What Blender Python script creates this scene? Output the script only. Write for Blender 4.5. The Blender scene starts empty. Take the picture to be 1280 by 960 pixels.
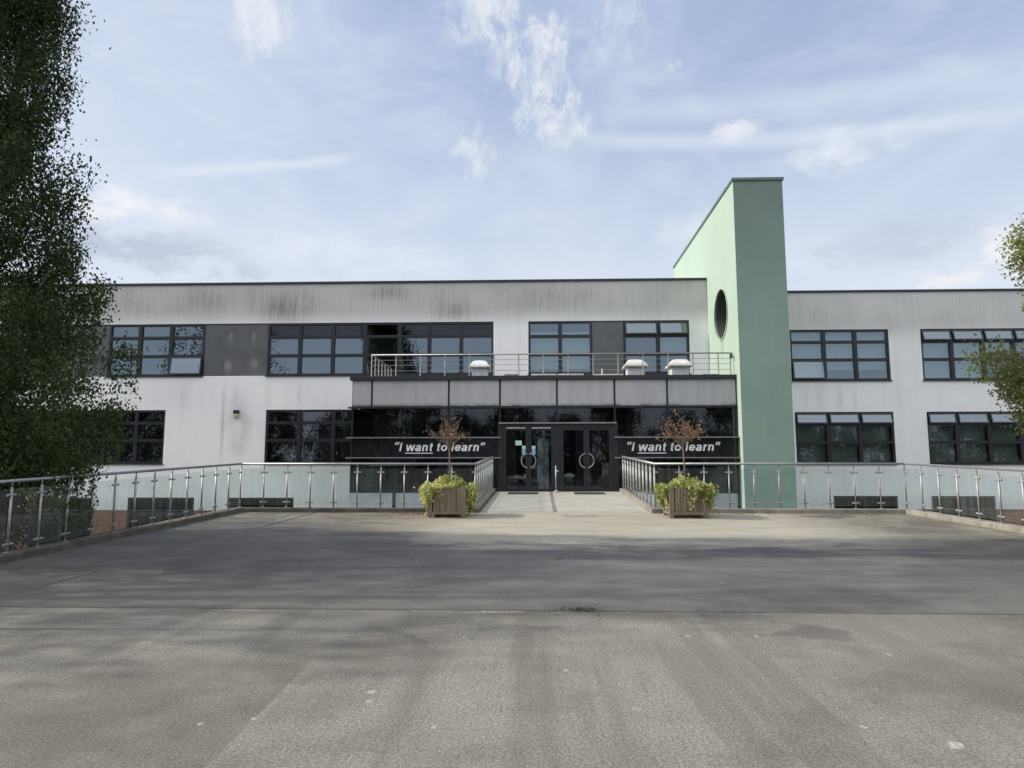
import bpy, bmesh, math, random
import numpy as np
from mathutils import Vector, Matrix
R = math.radians
rnd = random.Random(7)
scene = bpy.context.scene
COL = scene.collection

# ------------------------------------------------------------------ helpers
WL = {}          # world position of every object's origin (no rotated parents for these)

class MB:
    """collects boxes, bars and sheets; build() links them as ONE mesh object"""
    def __init__(s): s.v = []; s.f = []
    def quad(s, a, b, c, d):
        n = len(s.v); s.v += [tuple(a), tuple(b), tuple(c), tuple(d)]; s.f.append((n, n+1, n+2, n+3))
    def poly(s, pts):
        n = len(s.v); s.v += [tuple(p) for p in pts]; s.f.append(tuple(range(n, n+len(pts))))
    def box(s, x0, x1, y0, y1, z0, z1):
        s.hexa([(x0,y0,z0),(x1,y0,z0),(x1,y1,z0),(x0,y1,z0)], [(x0,y0,z1),(x1,y0,z1),(x1,y1,z1),(x0,y1,z1)])
    def hexa(s, lo, hi):
        n = len(s.v); s.v += [tuple(p) for p in lo+hi]
        for q in ((3,2,1,0),(4,5,6,7),(0,1,5,4),(1,2,6,5),(2,3,7,6),(3,0,4,7)):
            s.f.append(tuple(n+i for i in q))
    def tube(s, pts, rad, n=8, cap=True):
        pts = [Vector(p) for p in pts]
        if not isinstance(rad, (list, tuple)): rad = [rad]*len(pts)
        base = len(s.v); up = None
        for i, p in enumerate(pts):
            d = (pts[min(i+1, len(pts)-1)] - pts[max(i-1, 0)]).normalized()
            if up is None:
                up = Vector((0,0,1)) if abs(d.z) < .9 else Vector((1,0,0))
            a = d.cross(up).normalized(); b = a.cross(d).normalized(); up = b
            for k in range(n):
                t = 2*math.pi*k/n
                s.v.append(tuple(p + (a*math.cos(t) + b*math.sin(t))*rad[i]))
        for i in range(len(pts)-1):
            for k in range(n):
                k2 = (k+1) % n; o = base+i*n
                s.f.append((o+k, o+n+k, o+n+k2, o+k2))
        if cap:
            s.f.append(tuple(base+k for k in range(n)))
            o = base+(len(pts)-1)*n
            s.f.append(tuple(o+n-1-k for k in range(n)))
    def lathe(s, c, prof, n=24):
        c = Vector(c); base = len(s.v)
        for r, z in prof:
            for k in range(n):
                t = 2*math.pi*k/n; s.v.append((c.x+r*math.cos(t), c.y+r*math.sin(t), c.z+z))
        for i in range(len(prof)-1):
            for k in range(n):
                k2 = (k+1) % n; o = base+i*n
                s.f.append((o+k, o+k2, o+n+k2, o+n+k))
        s.f.append(tuple(base+n-1-k for k in range(n)))
        o = base+(len(prof)-1)*n; s.f.append(tuple(o+k for k in range(n)))
    def build(s, name, mat, parent=None, label=None, smooth=False, bevel=0):
        return link_mesh(name, np.array(s.v, dtype=float), s.f, mat, parent, label, smooth, bevel)

def link_mesh(name, v, faces, mat, parent=None, label=None, smooth=False, bevel=0):
    lo, hi = v.min(axis=0), v.max(axis=0)
    c = np.array([(lo[0]+hi[0])/2, (lo[1]+hi[1])/2, lo[2]])
    me = bpy.data.meshes.new(name)
    me.from_pydata((v-c).tolist(), [], faces)
    me.materials.append(mat)
    if bevel:
        bm = bmesh.new(); bm.from_mesh(me)
        bmesh.ops.remove_doubles(bm, verts=bm.verts, dist=1e-5)
        ed = [e for e in bm.edges if len(e.link_faces) == 2 and e.calc_face_angle(0) > .6]
        bmesh.ops.bevel(bm, geom=ed, offset=bevel, segments=2, affect='EDGES', profile=.5)
        bm.to_mesh(me); bm.free()
    if smooth: me.polygons.foreach_set('use_smooth', [True]*len(me.polygons))
    me.update()
    o = bpy.data.objects.new(name, me); COL.objects.link(o)
    w = Vector(c); WL[o.name] = w
    if parent:
        o.parent = parent; o.location = w - WL[parent.name]
    else:
        o.location = w
    if label: o['label'] = label
    return o

def leaves_mesh(name, pts, size, mat, parent=None, seed=0, droop=.35, aspect=.62):
    """many leaf sized rhombic faces at pts (N,3)"""
    rg = np.random.default_rng(seed); n = len(pts)
    sz = size*rg.uniform(.6, 1.25, n)[:, None]
    a = rg.normal(size=(n,3)); a[:,2] -= droop; a /= np.linalg.norm(a, axis=1)[:,None]
    b = rg.normal(size=(n,3)); b -= a*(a*b).sum(1)[:,None]; b /= np.linalg.norm(b, axis=1)[:,None]
    nn = np.cross(a, b)
    v = np.empty((n,4,3))
    v[:,0] = pts-a*sz*.5; v[:,1] = pts+b*sz*.5*aspect+nn*sz*.08-a*sz*.06
    v[:,2] = pts+a*sz*.55; v[:,3] = pts-b*sz*.5*aspect+nn*sz*.08-a*sz*.06
    v = v.reshape(-1,3)
    lo, hi = v.min(0), v.max(0); c = np.array([(lo[0]+hi[0])/2,(lo[1]+hi[1])/2,lo[2]])
    me = bpy.data.meshes.new(name)
    me.vertices.add(4*n); me.vertices.foreach_set('co', (v-c).astype(np.float32).ravel())
    me.loops.add(4*n); me.loops.foreach_set('vertex_index', np.arange(4*n, dtype=np.int32))
    me.polygons.add(n); me.polygons.foreach_set('loop_start', np.arange(0,4*n,4, dtype=np.int32))
    me.polygons.foreach_set('loop_total', np.full(n,4,dtype=np.int32))
    me.materials.append(mat)
    at = me.attributes.new('tone','FLOAT','FACE'); at.data.foreach_set('value', rg.uniform(0,1,n).astype(np.float32))
    me.update(calc_edges=True)
    o = bpy.data.objects.new(name, me); COL.objects.link(o)
    w = Vector(c); WL[o.name] = w
    if parent: o.parent = parent; o.location = w-WL[parent.name]
    else: o.location = w
    return o

def thing(name, label, cat, loc=(0,0,0), group=None):
    o = bpy.data.objects.new(name, None); COL.objects.link(o)
    o.location = loc; o.empty_display_size = .2; WL[o.name] = Vector(loc)
    o['label'] = label; o['category'] = cat
    if group: o['group'] = group
    return o
def tag(o, label, cat, group=None):
    o['label'] = label; o['category'] = cat
    if group: o['group'] = group
    return o
def struct(o, kind='structure'):
    o['kind'] = kind; return o
def copy_tree(o, parent=None):
    c = o.copy(); COL.objects.link(c)
    if parent: c.parent = parent
    WL[c.name] = WL[o.name].copy()
    for ch in list(o.children): copy_tree(ch, c)
    return c

# ------------------------------------------------------------------ node helper
class N:
    def __init__(s, tree): s.t = tree; s.n = tree.nodes; s.l = tree.links
    def new(s, typ, **kw):
        n = s.n.new(typ)
        for k, v in kw.items(): setattr(n, k, v)
        return n
    def put(s, sock, val):
        if hasattr(val, 'is_linked') or isinstance(val, bpy.types.NodeSocket): s.l.new(val, sock)
        else:
            if isinstance(val, (tuple, list)) and len(val) == 3 and sock.type == 'RGBA': val = (*val, 1)
            sock.default_value = val
    def m(s, op, a, b=0.0, c=None, clamp=False):
        n = s.new('ShaderNodeMath', operation=op); n.use_clamp = clamp
        s.put(n.inputs[0], a); s.put(n.inputs[1], b)
        if c is not None: s.put(n.inputs[2], c)
        return n.outputs[0]
    def add(s, a, b): return s.m('ADD', a, b)
    def sub(s, a, b): return s.m('SUBTRACT', a, b)
    def mul(s, a, b): return s.m('MULTIPLY', a, b)
    def mr(s, v, a, b, c=0.0, d=1.0, smooth=True):
        n = s.new('ShaderNodeMapRange'); n.interpolation_type = 'SMOOTHSTEP' if smooth else 'LINEAR'
        s.put(n.inputs['Value'], v)
        for k, x in zip(('From Min','From Max','To Min','To Max'), (a,b,c,d)): n.inputs[k].default_value = x
        return n.outputs['Result']
    def mix(s, f, a, b, blend='MIX'):
        n = s.new('ShaderNodeMix', data_type='RGBA', blend_type=blend)
        s.put(n.inputs['Factor'], f); s.put(n.inputs[6], a); s.put(n.inputs[7], b)
        return n.outputs[2]
    def noise(s, vec, scale, detail=4, rough=.55, sc=None, dist=0, off=None):
        if sc is not None or off is not None:
            mp = s.new('ShaderNodeMapping'); s.l.new(vec, mp.inputs['Vector'])
            if sc is not None: mp.inputs['Scale'].default_value = sc
            if off is not None: mp.inputs['Location'].default_value = off
            vec = mp.outputs[0]
        n = s.new('ShaderNodeTexNoise'); s.l.new(vec, n.inputs['Vector'])
        n.inputs['Scale'].default_value = scale; n.inputs['Detail'].default_value = detail
        n.inputs['Roughness'].default_value = rough; n.inputs['Distortion'].default_value = dist
        return n.outputs[0]
    def pos(s): return s.new('ShaderNodeNewGeometry').outputs['Position']
    def xyz(s, v):
        n = s.new('ShaderNodeSeparateXYZ'); s.l.new(v, n.inputs[0]); return n.outputs
    def blob(s, x, y, cx, cy, rx, ry):
        """1 at centre falling to 0 at the ellipse edge"""
        a = s.m('DIVIDE', s.sub(x, cx), rx); b = s.m('DIVIDE', s.sub(y, cy), ry)
        d = s.m('SQRT', s.add(s.mul(a,a), s.mul(b,b)))
        return s.mr(d, 0.0, 1.0, 1.0, 0.0)

MATS = {}
def base_mat(name):
    m = bpy.data.materials.new(name); m.use_nodes = True
    m.node_tree.nodes.clear(); g = N(m.node_tree)
    out = g.new('ShaderNodeOutputMaterial'); MATS[name] = m
    return m, g, out
def pbsdf(g, out, col, rough=.6, metal=0.0, spec=.5, bump=None, bstr=.3, bdist=.01):
    p = g.new('ShaderNodeBsdfPrincipled')
    g.put(p.inputs['Base Color'], col); g.put(p.inputs['Roughness'], rough)
    p.inputs['Metallic'].default_value = metal; p.inputs['Specular IOR Level'].default_value = spec
    if bump is not None:
        b = g.new('ShaderNodeBump'); b.inputs['Strength'].default_value = bstr; b.inputs['Distance'].default_value = bdist
        g.put(b.inputs['Height'], bump); g.l.new(b.outputs[0], p.inputs['Normal'])
    if out is not None: g.l.new(p.outputs[0], out.inputs['Surface'])
    return p
def simple(name, col, rough=.6, metal=0.0, var=.15, scale=8, spec=.5, bstr=.0):
    m, g, out = base_mat(name); p = g.pos()
    n = g.noise(p, scale, 5, .6)
    c = g.mix(g.mr(n,.3,.7), tuple(x*(1-var) for x in col), tuple(min(1,x*(1+var)) for x in col))
    r = g.mr(n, .3, .7, max(0,rough-.08), min(1,rough+.08))
    pbsdf(g, out, c, r, metal, spec, n if bstr else None, bstr)
    return m

# ------------------------------------------------------------------ materials
def mat_render(name, top=7.3, dirt=1.0, lamp=False):
    m, g, out = base_mat(name); p = g.pos(); x, y, z = g.xyz(p)
    fine = g.noise(p, 1, 6, .72, sc=(13,13,.45))
    fine2 = g.noise(p, 1, 4, .6, sc=(2.6,2.6,.10), off=(3,1,7))
    blot = g.noise(p, .55, 5, .6)
    grain = g.noise(p, 60, 3, .6)
    par = g.mr(z, top-.35, top+.75)
    white = g.mix(g.mr(blot,.35,.7), (.89,.89,.89), (.83,.835,.84))
    faint = g.mul(g.mr(fine2,.45,.75), .13)
    white = g.mix(faint, white, (.50,.50,.49))
    gmix = g.m('ADD', g.mul(g.mul(g.mr(fine,.40,.68), g.mr(blot,.3,.65,.35,1)),.9), g.mul(g.mr(blot,.42,.66),.35), clamp=True)
    grey = g.mix(gmix, (.56,.56,.545), (.42,.42,.41))
    low = g.mr(z, 8.25, 7.45)
    grey = g.mix(g.mul(low,.35), grey, (.44,.44,.43))
    f = g.mul(par, dirt)
    c = g.mix(f, white, grey)
    # dark algae patches under the coping
    for cx, cz, rx, rz, k in ((-10.1,8.0,2.1,.95,.75),(-3.2,7.75,1.6,.6,.55),(-6.4,8.55,1.9,.5,.55),(.6,8.3,2.0,.7,.4),(-13.0,8.4,2.4,.6,.3)):
        b = g.blob(x, z, cx, cz, rx, rz)
        c = g.mix(g.mul(g.mul(b, g.mr(g.add(fine, g.mul(blot,.4)),.42,.92)), k*dirt), c, (.10,.10,.095))
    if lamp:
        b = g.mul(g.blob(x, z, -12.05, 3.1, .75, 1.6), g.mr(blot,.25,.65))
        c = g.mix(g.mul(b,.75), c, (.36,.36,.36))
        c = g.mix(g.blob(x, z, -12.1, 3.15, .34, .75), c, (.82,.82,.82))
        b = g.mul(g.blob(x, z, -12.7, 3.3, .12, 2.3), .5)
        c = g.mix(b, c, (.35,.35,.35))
    # runs below sills and splash zone above the plinth
    c = g.mix(g.mul(g.mul(g.mr(z,5.1,4.2), g.mr(z,3.7,4.4)), g.mul(g.mr(fine2,.55,.75),.5)), c, (.45,.45,.44))
    c = g.mix(g.mul(g.mr(z,.7,-.2), g.mr(fine,.35,.7,.1,.6)), c, (.33,.35,.32))
    pbsdf(g, out, c, .85, 0, .25, grain, .12, .004)
    return m
mat_wall = mat_render('render_white', lamp=True)
mat_wall_w = mat_render('render_wing', top=6.9, dirt=.75)

def mat_green():
    m, g, out = base_mat('render_green'); p = g.pos(); x, y, z = g.xyz(p)
    st = g.noise(p, 1, 5, .65, sc=(7,7,.25)); bl = g.noise(p, .7, 5, .6); gr = g.noise(p, 60, 3, .6)
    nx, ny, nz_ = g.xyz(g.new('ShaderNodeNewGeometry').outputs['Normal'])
    front = g.mr(g.m('ABSOLUTE', ny), .5, .9)          # street face painted darker than the flank: shade put into its colour
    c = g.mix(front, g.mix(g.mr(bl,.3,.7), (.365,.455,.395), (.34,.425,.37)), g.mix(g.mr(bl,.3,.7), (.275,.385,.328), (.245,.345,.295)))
    c = g.mix(g.mul(g.mr(st,.5,.75),.14), c, (.42,.53,.45))
    c = g.mix(g.mul(g.mul(front, g.mr(z,5,11)), g.mr(g.add(st,g.mul(bl,.3)),.3,.8,.6,.75)), c, (.165,.21,.195))
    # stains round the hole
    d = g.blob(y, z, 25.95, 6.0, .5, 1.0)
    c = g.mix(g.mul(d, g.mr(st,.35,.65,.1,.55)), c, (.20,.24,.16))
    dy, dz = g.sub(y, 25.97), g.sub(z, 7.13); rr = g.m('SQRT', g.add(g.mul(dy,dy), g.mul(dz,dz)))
    c = g.mix(g.mul(g.mr(rr,.935,.925), g.mr(x,TXM,TXM+.06)), c, (.065,.075,.068))     # lining of the hole painted dark, shade put into the colour
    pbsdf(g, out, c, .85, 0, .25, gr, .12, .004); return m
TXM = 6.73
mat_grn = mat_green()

def mat_brick():
    m, g, out = base_mat('brick'); p = g.pos()
    mp = g.new('ShaderNodeMapping'); mp.inputs['Rotation'].default_value = (R(90),0,0); g.l.new(p, mp.inputs[0])
    br = g.new('ShaderNodeTexBrick'); g.l.new(mp.outputs[0], br.inputs['Vector'])
    br.inputs['Scale'].default_value = 1; br.inputs['Brick Width'].default_value = .225; br.inputs['Row Height'].default_value = .075
    br.inputs['Mortar Size'].default_value = .008; br.inputs['Color1'].default_value = (.19,.065,.036,1)
    br.inputs['Color2'].default_value = (.26,.10,.055,1); br.inputs['Mortar'].default_value = (.25,.23,.20,1)
    n = g.noise(p, 3, 4); c = g.mix(g.mr(n,.3,.7,0,.4), br.outputs[0], (.16,.08,.05))
    pbsdf(g, out, c, .9, 0, .3, br.outputs['Fac'], -.4, .006); return m
mat_brk = mat_brick()

mat_frame = simple('dark_frame', (.012,.014,.019), .38, 0, .15, 5)
mat_coping = simple('dark_coping', (.018,.02,.026), .45, .0, .2, 5)
mat_gcoping = simple('green_coping', (.10,.16,.14), .5, 0, .2, 5)
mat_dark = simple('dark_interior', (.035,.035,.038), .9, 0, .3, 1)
mat_interior = simple('interior_wall', (.16,.155,.15), .9, 0, .25, 1.2)
mat_floor = simple('interior_floor', (.12,.11,.10), .35, 0, .2, 3)
mat_blind = simple('roller_blind', (.42,.46,.44), .9, 0, .06, 2)
mat_blindg = simple('roller_blind_green', (.17,.21,.195), .9, 0, .08, 2)
mat_steel = simple('brushed_steel', (.36,.36,.35), .52, .6, .2, 12)
mat_steel_d = simple('handrail_steel', (.36,.37,.38), .5, .65, .15, 12)
mat_pale = simple('pale_metal', (.62,.62,.60), .5, .3, .1, 8)
mat_vent = simple('vent_fibreglass', (.66,.66,.63), .55, 0, .15, 6)
mat_ventw = simple('vent_curb', (.55,.57,.60), .7, 0, .1, 6)
mat_louv = simple('louvre_edge', (.30,.31,.33), .4, .6, .1, 8)
mat_sign = simple('sign_black', (.011,.012,.015), .22, 0, .1, 3)
mat_letter = simple('letter_white', (.88,.88,.88), .5, 0, .03, 5)
mat_mat = simple('mat_rubber', (.035,.034,.033), .9, 0, .3, 30, bstr=.3)
mat_bark = simple('bark_birch', (.12,.108,.09), .9, 0, .5, 5, bstr=.4)
mat_twig = simple('twig', (.14,.10,.07), .9, 0, .3, 20)
mat_soil = simple('soil', (.05,.035,.025), 1, 0, .4, 20, bstr=.5)
mat_note = simple('notice_green', (.45,.72,.58), .5, 0, .05, 20)
mat_noteb = simple('notice_blue', (.16,.36,.55), .5, 0, .1, 20)
mat_notew = simple('notice_white', (.75,.78,.78), .5, 0, .05, 20)
mat_lampb = simple('lamp_body', (.45,.43,.30), .5, 0, .2, 20)

def mat_panel():
    m, g, out = base_mat('fascia_grey'); p = g.pos()
    n = g.noise(p, 1, 4, .6, sc=(3,3,.5)); v = g.new('ShaderNodeTexVoronoi'); g.l.new(p, v.inputs['Vector']); v.inputs['Scale'].default_value = 3.2
    spots = g.mr(v.outputs['Distance'], .035, .06, 1, 0)
    c = g.mix(g.mr(n,.35,.7), (.46,.465,.475), (.39,.395,.405))
    c = g.mix(g.mul(spots,.6), c, (.10,.10,.10))
    z = g.xyz(p)[2]
    c = g.mix(g.mul(g.mr(z,3.75,3.6), g.mr(g.noise(p,2,3),.4,.6)), c, (.16,.155,.14))
    pbsdf(g, out, c, g.mr(n,.3,.7,.38,.5), .15, .4); return m
mat_fascia = mat_panel()
def mat_spandrel():
    m, g, out = base_mat('spandrel_grey'); p = g.pos(); x, y, z = g.xyz(p)
    n = g.noise(p, 1.6, 5, .6)
    c = g.mix(g.mr(n,.35,.7), (.115,.12,.125), (.095,.098,.103))
    for cx, cz, rx, rz in ((-12.55,6.7,.16,.4),(-11.6,6.7,.14,.45),(-12.6,5.6,.25,.45),(-11.55,5.6,.3,.45)):
        c = g.mix(g.mul(g.blob(x,z,cx,cz,rx,rz), g.mr(n,.4,.6,.15,.75)), c, (.33,.33,.33))
    pbsdf(g, out, c, .32, 0, .5); return m
mat_span = mat_spandrel()

def mat_glass(name, tint, refl, reflcol=(.86,.92,1.0), haze=0.0, hazecol=(.5,.55,.55), wob=.0):
    """window glass: real reflection over real transmission"""
    m, g, out = base_mat(name)
    tr = g.new('ShaderNodeBsdfTransparent'); tr.inputs[0].default_value = (*tint,1)
    gl = g.new('ShaderNodeBsdfGlossy'); gl.inputs['Color'].default_value = (*reflcol,1); gl.inputs['Roughness'].default_value = .012
    if wob:
        b = g.new('ShaderNodeBump'); b.inputs['Strength'].default_value = wob; b.inputs['Distance'].default_value = .02
        g.put(b.inputs['Height'], g.noise(g.pos(), .9, 2, .5)); g.l.new(b.outputs[0], gl.inputs['Normal'])
    ge = g.new('ShaderNodeNewGeometry'); dt = g.new('ShaderNodeVectorMath', operation='DOT_PRODUCT')
    g.l.new(ge.outputs['Incoming'], dt.inputs[0]); g.l.new(ge.outputs['True Normal'], dt.inputs[1])
    sch = g.m('POWER', g.m('SUBTRACT', 1.0, g.m('ABSOLUTE', dt.outputs['Value'], 0), clamp=True), 5.0)
    fac = g.m('ADD', g.mul(sch, .9), refl+.04, clamp=True)
    body = tr.outputs[0]
    if haze:
        df = g.new('ShaderNodeBsdfDiffuse')
        n = g.noise(g.pos(), 1, 4, .6, sc=(6,6,.8))
        g.put(df.inputs['Color'], hazecol)
        mx = g.new('ShaderNodeMixShader'); g.put(mx.inputs[0], g.mr(n,.3,.75,haze*.6,haze*1.5))
        g.l.new(tr.outputs[0], mx.inputs[1]); g.l.new(df.outputs[0], mx.inputs[2]); body = mx.outputs[0]
    mx = g.new('ShaderNodeMixShader'); g.l.new(fac, mx.inputs[0]); g.l.new(body, mx.inputs[1]); g.l.new(gl.outputs[0], mx.inputs[2])
    g.l.new(mx.outputs[0], out.inputs['Surface']); return m
G_up = mat_glass('glass_reflective', (.60,.70,.72), .19, reflcol=(.72,.87,1.0), wob=.004)
G_low = mat_glass('glass_plain', (.60,.66,.64), .08, wob=.004)
G_dark = mat_glass('glass_dark', (.16,.18,.19), .02, wob=.004)
G_pav = mat_glass('glass_pavilion', (.42,.45,.46), .025, wob=.003)
G_door = mat_glass('glass_door', (.60,.64,.62), .05)
G_bal = mat_glass('glass_balustrade', (.84,.93,.915), .03, haze=.055, hazecol=(.62,.68,.67))

def mat_leaf(name, dark, light, trans=.35, low=False):
    m, g, out = base_mat(name)
    a = g.new('ShaderNodeAttribute'); a.attribute_name = 'tone'
    n = g.noise(g.pos(), .9, 3)
    t = g.add(g.mul(a.outputs['Fac'],.4), g.mul(g.mr(n,.32,.68),.6))
    if low: t = g.add(t, g.mul(g.mr(g.xyz(g.pos())[2], 5.0, 1.5), .7))  # lower crown painted lighter: older leaves, and light put into the colour
    c = g.mix(t, dark, light)
    p = pbsdf(g, None, c, .6, 0, .18)
    tl = g.new('ShaderNodeBsdfTranslucent'); g.put(tl.inputs[0], g.mix(.35, c, tuple(min(1,x*1.8) for x in light)))
    mx = g.new('ShaderNodeMixShader'); mx.inputs[0].default_value = trans
    g.l.new(p.outputs[0], mx.inputs[1]); g.l.new(tl.outputs[0], mx.inputs[2]); g.l.new(mx.outputs[0], out.inputs['Surface'])
    return m
L_birch = mat_leaf('leaf_birch', (.020,.038,.013), (.056,.086,.028), .28, True)
L_right = mat_leaf('leaf_light', (.10,.12,.035), (.26,.28,.10), .42)
L_back = mat_leaf('leaf_back', (.012,.022,.010), (.035,.055,.022), .2)
L_red = mat_leaf('leaf_dry', (.16,.085,.06), (.36,.25,.185), .3)
L_ivy = mat_leaf('leaf_ivy', (.16,.20,.045), (.58,.58,.25), .25)
L_shrub = mat_leaf('leaf_shrub', (.03,.05,.015), (.10,.13,.04), .3)

def mat_wood():
    m, g, out = base_mat('weathered_wood')
    tc = g.new('ShaderNodeTexCoord').outputs['Object']
    n = g.noise(tc, 1, 5, .65, sc=(30,30,2.2)); n2 = g.noise(g.pos(), 2.2, 4)
    oi = g.new('ShaderNodeObjectInfo').outputs['Random']
    c = g.mix(g.mr(n,.3,.7), (.125,.097,.07), (.26,.21,.16))
    c = g.mix(g.mul(g.mr(n2,.45,.7),.45), c, (.16,.15,.11))
    pbsdf(g, out, c, .85, 0, .25, n, .4, .005); return m
mat_wood_ = mat_wood()

def mat_ground():
    m, g, out = base_mat('grass_ground'); p = g.pos()
    n = g.noise(p, .4, 6, .6); n2 = g.noise(p, 12, 4)
    c = g.mix(g.mr(n,.35,.65), (.05,.07,.025), (.10,.10,.05))
    c = g.mix(g.mul(g.mr(n2,.3,.7),.4), c, (.04,.045,.02))
    pbsdf(g, out, c, .95, 0, .2, n2, .6, .05); return m
def mat_court():
    m, g, out = base_mat('lower_court'); p = g.pos(); n = g.noise(p, 1, 6, .6)
    pbsdf(g, out, g.mix(g.mr(n,.3,.7), (.10,.10,.095), (.16,.155,.145)), .9, 0, .3, n, .3, .02); return m

def mat_asphalt():
    m, g, out = base_mat('forecourt_asphalt'); p = g.pos(); x, y, z = g.xyz(p)
    grit = g.noise(p, 55, 3, .7); grit2 = g.noise(p, 140, 2, .6)
    mid = g.noise(p, 1.7, 6, .62); big = g.noise(p, .33, 5, .6, off=(4,2,0))
    sweep = g.noise(p, 1, 6, .68, sc=(.55,1.9,1), dist=.6); sweep2 = g.noise(p, 1, 4, .6, sc=(2.6,.12,1), off=(1,5,0))
    # foreground: pale worn tarmac
    fg = g.mix(g.mr(big,.3,.7), (.25,.233,.198), (.36,.337,.286))
    fg = g.mix(g.mul(g.mr(mid,.45,.75),.45), fg, (.25,.228,.195))
    fg = g.mix(g.mul(g.mr(sweep2,.46,.66),.6), fg, (.175,.160,.135))
    fg = g.mix(g.mul(g.mr(g.noise(p,.55,6,.7,off=(2,8,0)),.46,.64),.65), fg, (.145,.130,.105))
    seam = g.sub(x, g.add(g.mul(y,-0.052), -1.496))             # paving lane edge
    seamn = g.add(seam, g.mul(g.sub(mid,.5),.06))
    fg = g.mix(g.mul(g.mul(g.mr(seamn,.015,-.015), g.mr(seamn,-2.2,-.1)), g.mul(g.mr(y,6.0,5.3),.72)), fg, (.115,.103,.082))
    rs = g.sub(x, g.add(g.mul(y,.42), 1.3))
    fg = g.mix(g.mul(g.mul(g.mr(rs,-.5,.5), g.mr(mid,.3,.6)),.6), fg, (.115,.10,.078))
    # ramp: darker, smoother, swept streaks
    rp = g.mix(g.mr(sweep,.35,.68), (.080,.078,.075), (.150,.147,.140))
    rp = g.mix(g.mul(g.mr(sweep2,.48,.68),.40), rp, (.072,.072,.073))
    rp = g.mix(g.mul(g.mr(mid,.5,.75),.4), rp, (.065,.064,.063))
    st = g.noise(p, 1, 3, .6, sc=(.28,6.5,1), off=(2,9,0))
    rp = g.mix(g.mul(g.mr(st,.64,.74),.5), rp, (.22,.217,.207))
    # top landing: pale concrete, brown dirt and shade painted towards both sides
    tp = g.mix(g.mr(sweep,.3,.7), (.35,.325,.262), (.455,.425,.355))
    d1 = g.add(g.mul(g.mr(x,-1.2,-3.6),1.0), g.mul(g.mr(x,4.6,7.5),1.0))
    tp = g.mix(g.m('MULTIPLY', d1, g.mr(g.add(mid,g.mul(sweep,.5)),.5,.9,.45,1.0), clamp=True), tp, (.125,.11,.085))
    ty = g.add(y, g.add(g.mul(g.sub(sweep,.5),3.6), g.add(g.mul(g.sub(mid,.5),2.0), g.mul(g.mr(x,-.5,-5.5),-3.2))))
    gl = g.m('MULTIPLY', g.mr(x,-1.0,-5.5), g.mr(y,15,9), clamp=True)
    rp = g.mix(g.mul(gl, g.mr(g.add(mid,g.mul(big,.5)),.55,.95,.2,.85)), rp, (.05,.048,.045))
    rp = g.mix(g.mul(g.mul(g.mr(x,4.5,8.0), g.mr(g.add(mid,g.mul(sweep,.6)),.65,.95)),.8), rp, (.06,.056,.05))
    rp = g.mix(g.mul(g.blob(x,y,.6,9.8,5.0,3.2), g.mr(big,.3,.7,.15,.55)), rp, (.19,.187,.18))
    rp = g.mix(g.mul(g.mr(y,10.0,7.6), g.mr(g.add(mid,g.mul(big,.4)),.45,.85,.15,.6)), rp, (.20,.19,.165))
    c = g.mix(g.mr(ty,11.3,13.2), rp, tp)
    c = g.mix(g.mr(g.add(y, g.add(g.mul(g.sub(mid,.5),.07), g.mul(g.sub(g.noise(p,7,4,.7),.5),.07))),7.74,7.68), c, fg)
    # dirt along the joint, the joint and the crumbled edge
    c = g.mix(g.mul(g.mr(y,7.0,7.7), g.mul(g.mr(y,7.9,7.7), g.mr(big,.35,.65,.1,.6))), c, (.07,.065,.055))
    jl = g.m('ABSOLUTE', g.sub(g.add(y, g.mul(g.sub(g.noise(p,3,4),.5),.05)), 7.71))
    c = g.mix(g.mul(g.mr(jl,.022,.008), g.mr(g.noise(p,5,3),.3,.5,.55,1)), c, (.012,.012,.011))
    cr = g.mul(g.mr(g.m('ABSOLUTE', g.sub(y,7.66)),.05,.02), g.mr(g.noise(p,1.1,3,off=(7,1,0)),.56,.64))
    c = g.mix(g.mul(g.mul(cr, g.mr(g.noise(p,30,2),.45,.55)),.95), c, (.42,.40,.37))
    # dark patch, small scuffs and droppings
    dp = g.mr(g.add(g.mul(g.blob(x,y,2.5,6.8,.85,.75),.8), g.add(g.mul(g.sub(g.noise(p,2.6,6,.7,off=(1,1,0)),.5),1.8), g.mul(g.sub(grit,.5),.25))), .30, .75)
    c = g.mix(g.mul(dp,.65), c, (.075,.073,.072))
    v = g.new('ShaderNodeTexVoronoi'); g.l.new(p, v.inputs['Vector']); v.inputs['Scale'].default_value = 1.25; v.inputs['Randomness'].default_value = 1
    vd = g.add(v.outputs['Distance'], g.mul(g.sub(g.noise(p,22,3,.7),.5),.10))
    c = g.mix(g.mul(g.mr(vd,.060,.030), g.mr(v.outputs['Color'],.5,.75)), c, (.50,.48,.44))
    for cx, cy, rr in ((-1.14,4.96,0.062),(-1.11,4.77,0.044),(-0.62,4.32,0.037),(1.88,4.42,0.044),(2.27,4.18,0.075),(2.24,4.14,0.062),(1.33,6.66,0.050),(1.94,6.68,0.044),(0.19,5.52,0.050),(-2.01,4.32,0.037),(-1.73,4.42,0.037),(2.82,6.08,0.050),(-0.68,6.55,0.037)):
        b = g.mr(g.add(g.blob(x,y,cx,cy,rr,rr*1.25), g.mul(g.sub(g.noise(p,34,3,.7),.5),1.7)),.42,.70)
        c = g.mix(g.mul(b,.75), c, (.62,.60,.55))
    rb = g.mr(g.add(g.blob(x,y,.28,11.0,.16,.40), g.mul(g.sub(g.noise(p,14,3,.7),.5),.9)),.40,.6)
    c = g.mix(g.mul(rb,.6), c, (.13,.06,.035))
    v2 = g.new('ShaderNodeTexVoronoi'); g.l.new(p, v2.inputs['Vector']); v2.inputs['Scale'].default_value = 3.1
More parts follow.
